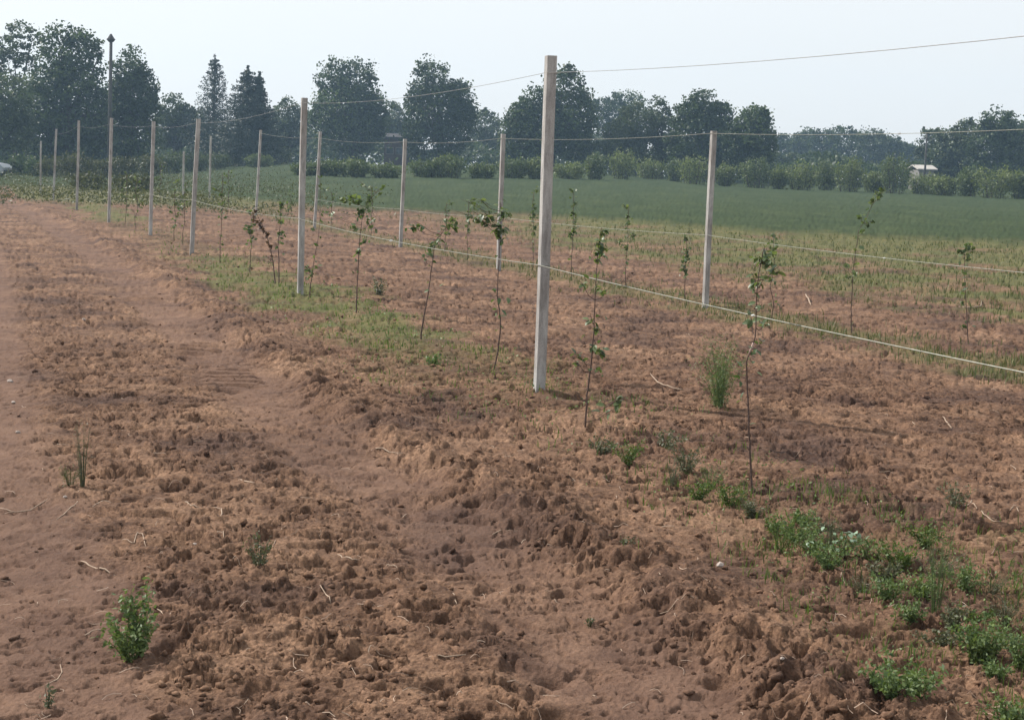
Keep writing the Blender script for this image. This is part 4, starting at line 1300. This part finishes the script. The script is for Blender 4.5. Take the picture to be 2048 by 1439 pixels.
# --- big trees
tree("oak_tree", [(668, 160, 34, 40), (708, 165, 42, 48), (690, 225, 66, 66), (735, 235, 40, 60), (655, 235, 30, 45), (700, 270, 66, 46), (640, 205, 14, 16)], 160, (705, 330), 15000, 0.38, M_OAK,
     "big dome-shaped oak right of the second nearest post", seed=7, trunk_r=0.5)
tree("alder_tree", [(795, 235, 26, 30), (775, 262, 30, 35), (800, 280, 28, 25)], 190, (790, 325), 4200, 0.40, M_WILLOW,
     "small hazy tree in the gap between the dome-shaped oak and the two-lobed oak", seed=8)
tree("oak_tree", [(862, 160, 34, 40), (840, 195, 28, 30), (915, 200, 34, 40), (875, 225, 62, 55), (920, 250, 34, 50), (870, 280, 66, 40), (830, 240, 22, 40)], 156, (880, 335), 14500, 0.36, M_OAK,
     "two-lobed oak, higher on its left side, left of the nearest post", seed=9, trunk_r=0.5, fill=0.28)
tree("alder_tree", [(965, 250, 32, 32), (985, 280, 28, 30), (955, 290, 34, 28)], 195, (970, 335), 4200, 0.40, M_WILLOW,
     "low hazy tree between the two-lobed oak and the nearest post", seed=10)
tree("oak_tree", [(1135, 185, 40, 50), (1075, 215, 38, 40), (1045, 240, 36, 42), (1150, 240, 42, 60), (1090, 265, 78, 55), (1150, 290, 44, 36), (1040, 285, 38, 40)], 150, (1100, 345), 17000, 0.37, M_OAK,
     "wide oak sloping down to the left, behind the nearest post", seed=11, trunk_r=0.55)
tree("poplar_tree", [(1225, 230, 40, 44), (1265, 225, 30, 40), (1205, 225, 26, 34), (1240, 275, 48, 40)], 215, (1235, 335), 6500, 0.42, M_OAK,
     "faint tree standing farther back, right of the nearest post's oak", seed=12)
tree("willow_tree", [(1240, 290, 42, 40), (1270, 250, 40, 42), (1255, 320, 50, 28)], 150, (1255, 352), 7500, 0.35, M_WILLOW,
     "olive green willow-like tree in front of the faint farther one", seed=13)
tree("birch_tree", [(1315, 225, 22, 32), (1325, 262, 30, 36), (1305, 300, 34, 36), (1345, 305, 34, 30)], 152, (1320, 350), 5200, 0.34, M_BIRCH,
     "brownish thin-leaved tree between the willow-like tree and the rounded oak", seed=14, fill=0.25)
tree("oak_tree", [(1405, 215, 34, 34), (1380, 232, 32, 30), (1440, 235, 28, 32), (1395, 275, 62, 50), (1440, 290, 40, 45), (1400, 315, 60, 30)], 146, (1410, 358), 13500, 0.36, M_OAK,
     "oak with an open top behind the rightmost post", seed=15, trunk_r=0.5, fill=0.26)
tree("oak_tree", [(1505, 248, 36, 38), (1512, 285, 40, 42), (1480, 290, 36, 40), (1510, 325, 44, 30)], 142, (1505, 362), 9500, 0.35, M_OAK,
     "smooth rounded dark tree right of the rightmost post", seed=16, trunk_r=0.45)
# --- farther wood on the right, each crown its own tree
rng_w = np.random.default_rng(3)
WOOD = [(1580, 305, 34, 34, 250), (1612, 298, 30, 34, 245), (1648, 300, 34, 40, 240), (1690, 298, 40, 42, 235), (1742, 300, 34, 36, 230),
        (1775, 305, 32, 32, 235), (1805, 315, 34, 26, 250), (1570, 335, 34, 24, 190), (1620, 335, 36, 24, 195), (1830, 322, 30, 24, 260)]
WN = ["first low tree of the distant wood right of the rounded dark tree", "second crown of the distant wood, a little higher", "crown of the distant wood left of its highest one",
      "highest broad crown of the distant wood at right", "knobbly crown right of the highest one in the distant wood", "sloping crown of the distant wood above the dark bushes",
      "lowest crown at the right end of the distant wood", "nearer low tree at the foot of the rounded dark tree", "nearer low tree in front of the distant wood's middle", "last small crown of the distant wood beside the thin pole"]
for k, ((x, y, rx, ry, Y), lb) in enumerate(zip(WOOD, WN)):
    tree("wood_tree", [(x, y - 4, rx, ry), (x - rx * .4, y - ry * .6, rx * .5, ry * .45), (x + rx * .45, y - ry * .45, rx * .5, ry * .5), (x, y + ry * .6, rx * 1.05, ry * .7)], Y, (x, 352), 3600, 0.48, M_WILLOW if k % 3 == 1 else M_OAK,
         lb, seed=30 + k, group="distant wood at the right", fill=0.4)
tree("wood_tree", [(1856, 285, 20, 30), (1870, 300, 26, 40), (1850, 320, 24, 24)], 175, (1860, 355), 2600, 0.36, M_BIRCH, "thin pointed tree right beside the thin pole", seed=50, fill=0.12, group="trees at the right edge")
tree("wood_tree", [(1905, 290, 36, 34), (1935, 275, 34, 36), (1915, 325, 50, 34), (1880, 320, 26, 30)], 165, (1910, 362), 8000, 0.38, M_WILLOW, "grey green tree left of the tallest one at the right edge", seed=51, group="trees at the right edge")
tree("wood_tree", [(1995, 252, 34, 34), (2020, 270, 36, 34), (1980, 290, 42, 44), (2030, 300, 42, 46), (2000, 335, 60, 30)], 158, (2000, 368), 12000, 0.38, M_OAK, "tallest dark tree at the right edge", seed=52, group="trees at the right edge")
tree("wood_tree", [(2085, 262, 40, 44), (2080, 310, 50, 50)], 165, (2085, 368), 5000, 0.38, M_OAK, "dark tree cut off by the right edge", seed=53, group="trees at the right edge")
# far low trees closing the gaps at the skyline
FILL = [(350, 285, 60, 34, 210, "hazy low trees' darker crown behind the left scrub"), (450, 285, 50, 30, 215, "low crown between the feet of the two spruces"),
        (620, 285, 50, 32, 220, "low distant crown left of the dome-shaped oak's foot"), (1000, 300, 40, 30, 225, "low distant crown left of the nearest post's oak"),
        (1180, 300, 40, 36, 205, "low distant crown right of the nearest post"), (230, 290, 40, 34, 150, "low dark crown at the foot of the tall pole"), (60, 300, 60, 26, 140, "low dark crown under the huge dense tree")]
for k, (x, y, rx, ry, Y, lb) in enumerate(FILL):
    tree("wood_tree", [(x, y, rx, ry), (x - rx * .5, y + 4, rx * .6, ry * .9), (x + rx * .5, y + 2, rx * .6, ry * .9)], Y, (x, y + ry), 3800, 0.42, M_OAK if k != 0 else M_WILLOW, lb, seed=60 + k, group="low trees between the big ones", fill=0.45)

# --- bushes in a line at the far edge of the crop
def bush(x, yb, w, h, Y, mat, lab, seed, n=1900, group="bushes along the far edge of the crop", leaf=0.22):
    rng = np.random.default_rng(seed + 900)
    b = at(x, yb, Y); k = Y / FPX
    zb = float(macro(np.array(b[0]), np.array(Y)))
    root = empty("bush", (b[0], Y, zb), lab, "bush", group)
    R_ = w * k / 2; H = h * k
    C = []; T = []; mb = MB()
    ns = 60
    for s in range(ns):
        a = rng.uniform(0, 6.28); f = rng.random() ** 0.5
        lean = f * 1.0
        e = np.array([math.cos(a) * R_ * f, math.sin(a) * R_ * f * .8, H * (0.62 + 0.38 * math.sqrt(max(0, 1 - f * f))) * rng.uniform(.8, 1.1)])
        b0 = np.array([math.cos(a) * R_ * f * .5, math.sin(a) * R_ * f * .4, 0])
        m = n // ns
        t = rng.random(m) ** 0.6
        p = b0 + (e - b0) * t[:, None] + rng.normal(size=(m, 3)) * np.array([.16, .16, .12])
        C.append(p); T.append(np.full(m, rng.uniform(0.1, 0.95)))
        if s % 4 == 0: mb.tube([b0 + np.array([0, 0, -.1]), (b0 + e) / 2, e], [.03, .02, .006], 4)
    C = np.concatenate(C); T = np.concatenate(T)
    C[:, 2] = np.maximum(C[:, 2], 0.02)
    V, Fc = leaf_quads(C, leaf, rng, 0, 0.45, np.tile([0, 0, 0.8], (len(C), 1)))
    link("foliage", mesh_np("foliage", V, Fc, mat, {'tint': np.repeat(T, 4)}), root)
    mb.build("stems", M_TRUNK, root)
BL = [ # x, base y, width, height
    (470, 322, 60, 34), (520, 324, 50, 26), (560, 326, 46, 26), (612, 328, 44, 24), (655, 330, 60, 32), (705, 332, 60, 28), (775, 332, 66, 28),
    (845, 338, 64, 32), (900, 342, 66, 36), (965, 345, 60, 32), (1025, 350, 56, 32), (1075, 350, 44, 28), (1140, 354, 60, 30), (1190, 358, 46, 38),
    (1245, 362, 64, 40), (1300, 362, 56, 36), (1350, 366, 36, 32), (1385, 372, 64, 40), (1450, 376, 50, 40), (1515, 380, 66, 44), (1555, 382, 30, 30),
    (1600, 384, 66, 48), (1650, 384, 46, 40), (1695, 387, 66, 50), (1745, 388, 40, 36), (1790, 391, 70, 54), (1845, 392, 56, 34), (1885, 395, 60, 32), (1935, 397, 44, 38), (1985, 400, 80, 52), (2040, 402, 50, 48), (2095, 404, 60, 50)]
ADJ = ["broad", "low", "darker", "pale", "tufted", "rounded", "spreading", "narrow"]
NEAR = [(470, "under the broad dark spruce"), (520, "right of the broad dark spruce"), (560, "below the low round tree"), (612, "behind the second nearest post"),
        (655, "under the left side of the dome-shaped oak"), (705, "under the middle of the dome-shaped oak"), (775, "in the gap right of the dome-shaped oak"),
        (845, "under the left side of the two-lobed oak"), (900, "under the right side of the two-lobed oak"), (965, "left of the second row post near the nearest post"),
        (1025, "just left of the nearest post"), (1075, "directly behind the nearest post"), (1140, "just right of the nearest post"), (1190, "under the right end of the nearest post's oak"),
        (1245, "in front of the willow-like tree"), (1300, "in front of the brownish thin-leaved tree"), (1350, "between two wide bushes left of the rightmost post"),
        (1385, "left of the rightmost post"), (1450, "right beside the rightmost post"), (1515, "in front of the smooth rounded tree"), (1555, "squeezed between two wide bushes right of the rounded tree"),
        (1600, "before the left end of the distant wood"), (1650, "second before the distant wood"), (1695, "below the highest crown of the distant wood"), (1745, "behind the tip of the tallest slender sapling"),
        (1790, "right of the tallest slender sapling's tip"), (1845, "below the pale shed"), (1885, "right of the pale shed"), (1935, "left of the largest bush at the right edge"),
        (1985, "largest of all, near the right edge"), (2040, "at the right edge of the picture"), (2095, "cut off by the right edge")]
for k, ((x, yb, w, h), (_, nr)) in enumerate(zip(BL, NEAR)):
    Y = float(np.interp(x, [450, 700, 1000, 1400, 2048], [150, 146, 138, 122, 104])) + (k % 3 - 1) * 2
    # depth from where its foot meets the land
    for dy in ((0, 3, 6, 9, 12) if x > 1000 else (4, 7, 10, 14)):
        gx = on_ground(x, yb + dy)
        if 80 < gx[1] < 150: Y = gx[1]; break
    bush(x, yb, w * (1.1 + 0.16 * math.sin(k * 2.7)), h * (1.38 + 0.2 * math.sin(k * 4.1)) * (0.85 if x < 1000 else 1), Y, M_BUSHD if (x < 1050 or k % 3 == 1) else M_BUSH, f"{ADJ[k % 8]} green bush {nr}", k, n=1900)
SCR = [(105, 335, 60, 40, 96, "scrubby olive bush behind the two leftmost posts"), (150, 338, 70, 52, 92, "tall scrubby bush behind the sixth post"), (200, 340, 60, 40, 95, "scrubby bush between the fifth and sixth posts"),
       (245, 338, 60, 46, 98, "scrubby bush right of the fifth post"), (300, 335, 60, 44, 105, "scrubby bush behind the fourth post"), (345, 332, 60, 46, 112, "dark green bush right of the fourth post"),
       (395, 330, 60, 40, 118, "green bush behind the third post"), (435, 326, 46, 34, 126, "green bush under the slim spruce"), (40, 350, 50, 44, 100, "dark bush behind the silver car"), (175, 372, 70, 30, 70, "low olive weeds' bush on the waste ground by the sixth post"),
       (270, 380, 80, 32, 68, "low olive thicket on the waste ground between the fourth and fifth posts"), (80, 350, 60, 40, 98, "dark bush under the huge dense tree")]
for k, (x, yb, w, h, Y, lb) in enumerate(SCR):
    bush(x, yb, w * 1.1, h, Y, (M_OAK if k in (8, 11) else M_WILLOW if k in (5, 6, 7) else M_SCRUB), lb, 100 + k, n=1700, group="scrub bushes at the far left", leaf=0.2)

def undergrowth():
    rng = np.random.default_rng(222)
    n = 36000
    px = rng.uniform(-250, 2300, n)
    Yd = np.interp(px, [0, 600, 1000, 1500, 2048], [150, 185, 185, 165, 175]) + rng.normal(0, 4, n)
    X = (px - PW / 2) / FPX * Yd
    top = 3.0 + 1.3 * fbm(X * 0.12, X * 0, 7, 3)
    Z = macro(X, Yd) + rng.random(n) ** 0.8 * top
    V, Fc = leaf_quads(np.stack([X, Yd, Z], 1), 0.5, rng, 0, 0.8)
    o = link("undergrowth", mesh_np("undergrowth", V, Fc, M_OAK, {'tint': np.repeat(np.clip(rng.normal(.35, .25, n), 0, 1), 4)}))
    tag(o, "dark tangled undergrowth beneath the far trees", "undergrowth", kind='stuff')
undergrowth()

# ------------------------------------------------------------------ poles, shed, house, car
def pole(px, py_top, py_base, Y, r, lab, cap):
    b = at(px - 4, py_base, Y); t = at(px, py_top, Y)
    zb = float(macro(np.array(b[0]), np.array(Y)))
    root = empty("utility_pole", (b[0], Y, zb), lab, "pole")
    mb = MB(); T = t - np.array([b[0], Y, zb])
    mb.tube([(0, 0, -.5), T * .5, T], [r * 1.25, r, r * .8], 10); mb.build("pole", M_POLE, root, True)
    mb = MB()
    if cap:
        mb.tube([T + np.array([0, 0, -.05]), T + np.array([0, 0, .12]), T + np.array([0, 0, .2])], [.17, .32, .30], 10)
        mb.tube([T + np.array([0, 0, .2]), T + np.array([0, 0, .55])], [.26, .06], 10)
        mb.build("cap", M_POLE, root)
    else:
        mb.box(tuple(T + np.array([0, 0, -.5])), (1.2, .1, .1)); mb.build("crossarm", M_POLE, root)
pole(222, 83, 335, 108, 0.14, "tall dark pole with a small pointed cap rising above the trees at left", True)
pole(1854, 268, 348, 155, 0.11, "thin dark pole standing before the pale shed at the far right", False)

def facade(name, x0, x1, ytop, yb, Y, lab, wallm, roofm, windows, depth=6, ridge=None):
    a = at(x0, yb, Y); b = at(x1, yb, Y); W = b[0] - a[0]
    cx = (a[0] + b[0]) / 2
    zb = float(macro(np.array(cx), np.array(Y)))
    wh = at(0.5 * (x0 + x1), ytop, Y)[2] - zb
    root = empty(name, (cx, Y, zb), lab, "building")
    mb = MB(); mb.box((0, depth / 2, wh / 2 - .2), (W, depth, wh + .4)); mb.build("wall", wallm, root)
    rh = ridge or 1.2
    V = [(-W/2-.3, -.35, wh), (W/2+.3, -.35, wh), (W/2+.3, depth+.35, wh), (-W/2-.3, depth+.35, wh), (-W/2-.3, depth/2, wh+rh), (W/2+.3, depth/2, wh+rh)]
    V += [(x, y, z + .12) for x, y, z in V]
    mb = MB(); mb.add(V, [(0,1,5,4),(2,3,4,5),(6,10,11,7),(8,11,10,9),(0,6,7,1),(2,8,9,3),(0,4,10,6),(4,3,9,10),(1,7,11,5),(5,11,8,2)]); mb.build("roof", roofm, root)
    for u in windows:
        mb = MB(); mb.box((u * W, -.03, wh * .55), (1.0, .08, .9)); f = mb.build("window", M_FRAME, root)
        mb = MB(); mb.box((u * W, -.075, wh * .55), (.8, .02, .7)); mb.build("pane", M_GLASS, f)
M_FRAME = simple_mat("window_frame", (0.10, 0.09, 0.085), (0.14, 0.13, 0.12), 4)
M_GLASS = simple_mat("window_glass", (0.03, 0.035, 0.04), (0.05, 0.055, 0.06), 4, 0.1, spec=0.6)
M_SHED = simple_mat("pale_shed_roof", (0.34, 0.32, 0.29), (0.44, 0.41, 0.38), 2)
M_SHEDW = simple_mat("grey_shed_wall", (0.16, 0.15, 0.14), (0.22, 0.21, 0.19), 2)
M_ROOFD = simple_mat("dark_roof", (0.022, 0.020, 0.022), (0.035, 0.032, 0.034), 3)
M_BROWN = simple_mat("brown_wood_wall", (0.045, 0.030, 0.028), (0.070, 0.046, 0.042), 2)
facade("pale_shed", 1838, 1868, 340, 352, 158, "small low shed with a pale roof half hidden behind the bushes at the far right", M_SHEDW, M_SHED, [0.2], 4, 0.45)
facade("farm_barn", 1356, 1440, 318, 345, 151, "dark gabled barn in the shade of the oak behind the rightmost post", M_BROWN, M_ROOFD, [-.25, .25], 8, 1.6)
facade("farm_house", 768, 812, 276, 325, 176, "low brown farmhouse in the gap between the dome-shaped and the two-lobed oak", M_BROWN, M_ROOFD, [-.25, .2], 6, 0.5)

def car():
    Y = 92.0
    x1 = at(16, 345, Y)[0]
    L = 4.3; zb = gz(x1 - 2, Y)
    root = empty("parked_car", (x1 - L / 2, Y, zb), "silver car parked in the grass, its nose just showing at the left edge", "car")
    paint = simple_mat("silver_paint", (0.28, 0.30, 0.32), (0.34, 0.36, 0.38), 3, 0.3, 0, 0.5)
    black = simple_mat("tyre_rubber", (0.02, 0.02, 0.02), (0.035, 0.035, 0.035), 8, 0.8)
    rim = simple_mat("rim_metal", (0.4, 0.4, 0.42), (0.5, 0.5, 0.52), 8, 0.4, 0, 0.8)
    light = simple_mat("headlight_glass", (0.7, 0.72, 0.72), (0.8, 0.82, 0.82), 4, 0.15)
    hw = 0.85
    prof = [(-2.12, .35), (-2.15, .75), (-2.05, 1.0), (-1.75, 1.05), (-1.15, 1.42), (-.2, 1.50), (.45, 1.42), (1.15, 1.02), (1.95, .88), (2.13, .68), (2.15, .38), (1.9, .26), (-1.9, .26)]
    V = []; n = len(prof)
    for s, k in ((-hw, .9), (-hw * .99, 1), (hw * .99, 1), (hw, .9)):
        for (x, z) in prof:
            inset = 0.16 * max(0, (z - 0.95) / 0.5)
            V.append((x * (1 if abs(s) < hw else .99), (abs(s) - inset) * (1 if s > 0 else -1), z if abs(s) < hw else z * .985 + .005))
    Fq = []
    for r in range(3):
        for i in range(n):
            j = (i + 1) % n
            Fq.append((r * n + i, r * n + j, (r + 1) * n + j, (r + 1) * n + i))
    Fq.append(tuple(range(n))[::-1]); Fq.append(tuple(3 * n + i for i in range(n)))
    mb = MB(); mb.add(V, Fq); mb.build("body", paint, root)
    for sy in (-1, 1):
        for x, x2, za, zb_ in ((-1.05, -.15, 1.05, 1.38), (-.08, .75, 1.05, 1.36)):
            yy = sy * (hw - .05)
            yt = sy * (hw - .145)
            V = [(x - .25 * (x < -1), yy, za), (x2 + (.25 if x2 > .5 else 0), yy, za), (x2 - (.25 if x2 > .5 else 0), yt, zb_), (x, yt, zb_)]
            V += [(a, b + sy * .03, c) for a, b, c in V]
            mb = MB(); mb.add(V, [(0,1,2,3),(7,6,5,4),(0,4,5,1),(1,5,6,2),(2,6,7,3),(3,7,4,0)]); mb.build("side_window", M_GLASS, root)
    V = [(1.12, -.68, 1.07), (1.12, .68, 1.07), (.5, .6, 1.43), (.5, -.6, 1.43)]; V += [(a + .02, b, c + .02) for a, b, c in V]
    mb = MB(); mb.add(V, [(0,1,2,3),(7,6,5,4),(0,4,5,1),(1,5,6,2),(2,6,7,3),(3,7,4,0)]); mb.build("windscreen", M_GLASS, root)
    for x in (-1.35, 1.35):
        for sy in (-1, 1):
            mb = MB(); mb.tube([(x, sy * .68, .31), (x, sy * .87, .31)], .31, 18); w = mb.build("wheel", black, root)
            mb = MB(); mb.tube([(x, sy * .86, .31), (x, sy * .885, .31)], .19, 14); mb.build("rim", rim, w)
    for sy in (-1, 1):
        mb = MB(); mb.box((2.06, sy * .62, .70), (.16, .3, .14)); mb.build("headlight", light, root)
        mb = MB(); mb.box((.85, sy * .93, 1.05), (.12, .16, .12)); mb.build("wing_mirror", paint, root)
    mb = MB(); mb.box((2.14, 0, .42), (.1, 1.5, .18)); mb.build("bumper", black, root)
car()

# ------------------------------------------------------------------ haze
hm = bpy.data.materials.new("haze_air"); hm.use_nodes = True
nt = hm.node_tree; nt.nodes.clear()
out = nt.nodes.new("ShaderNodeOutputMaterial"); pv = nt.nodes.new("ShaderNodeVolumePrincipled")
pv.inputs["Color"].default_value = (0.50, 0.74, 1.0, 1)
pv.inputs["Density"].default_value = HAZE_DENSITY
pv.inputs["Anisotropy"].default_value = 0.3
nt.links.new(pv.outputs[0], out.inputs["Volume"])
mb = MB(); mb.box((0, 0, 12), (680, 680, 28))
hz = mb.build("haze", hm)
tag(hz, "thin pale summer haze over the field", "haze", kind='stuff')
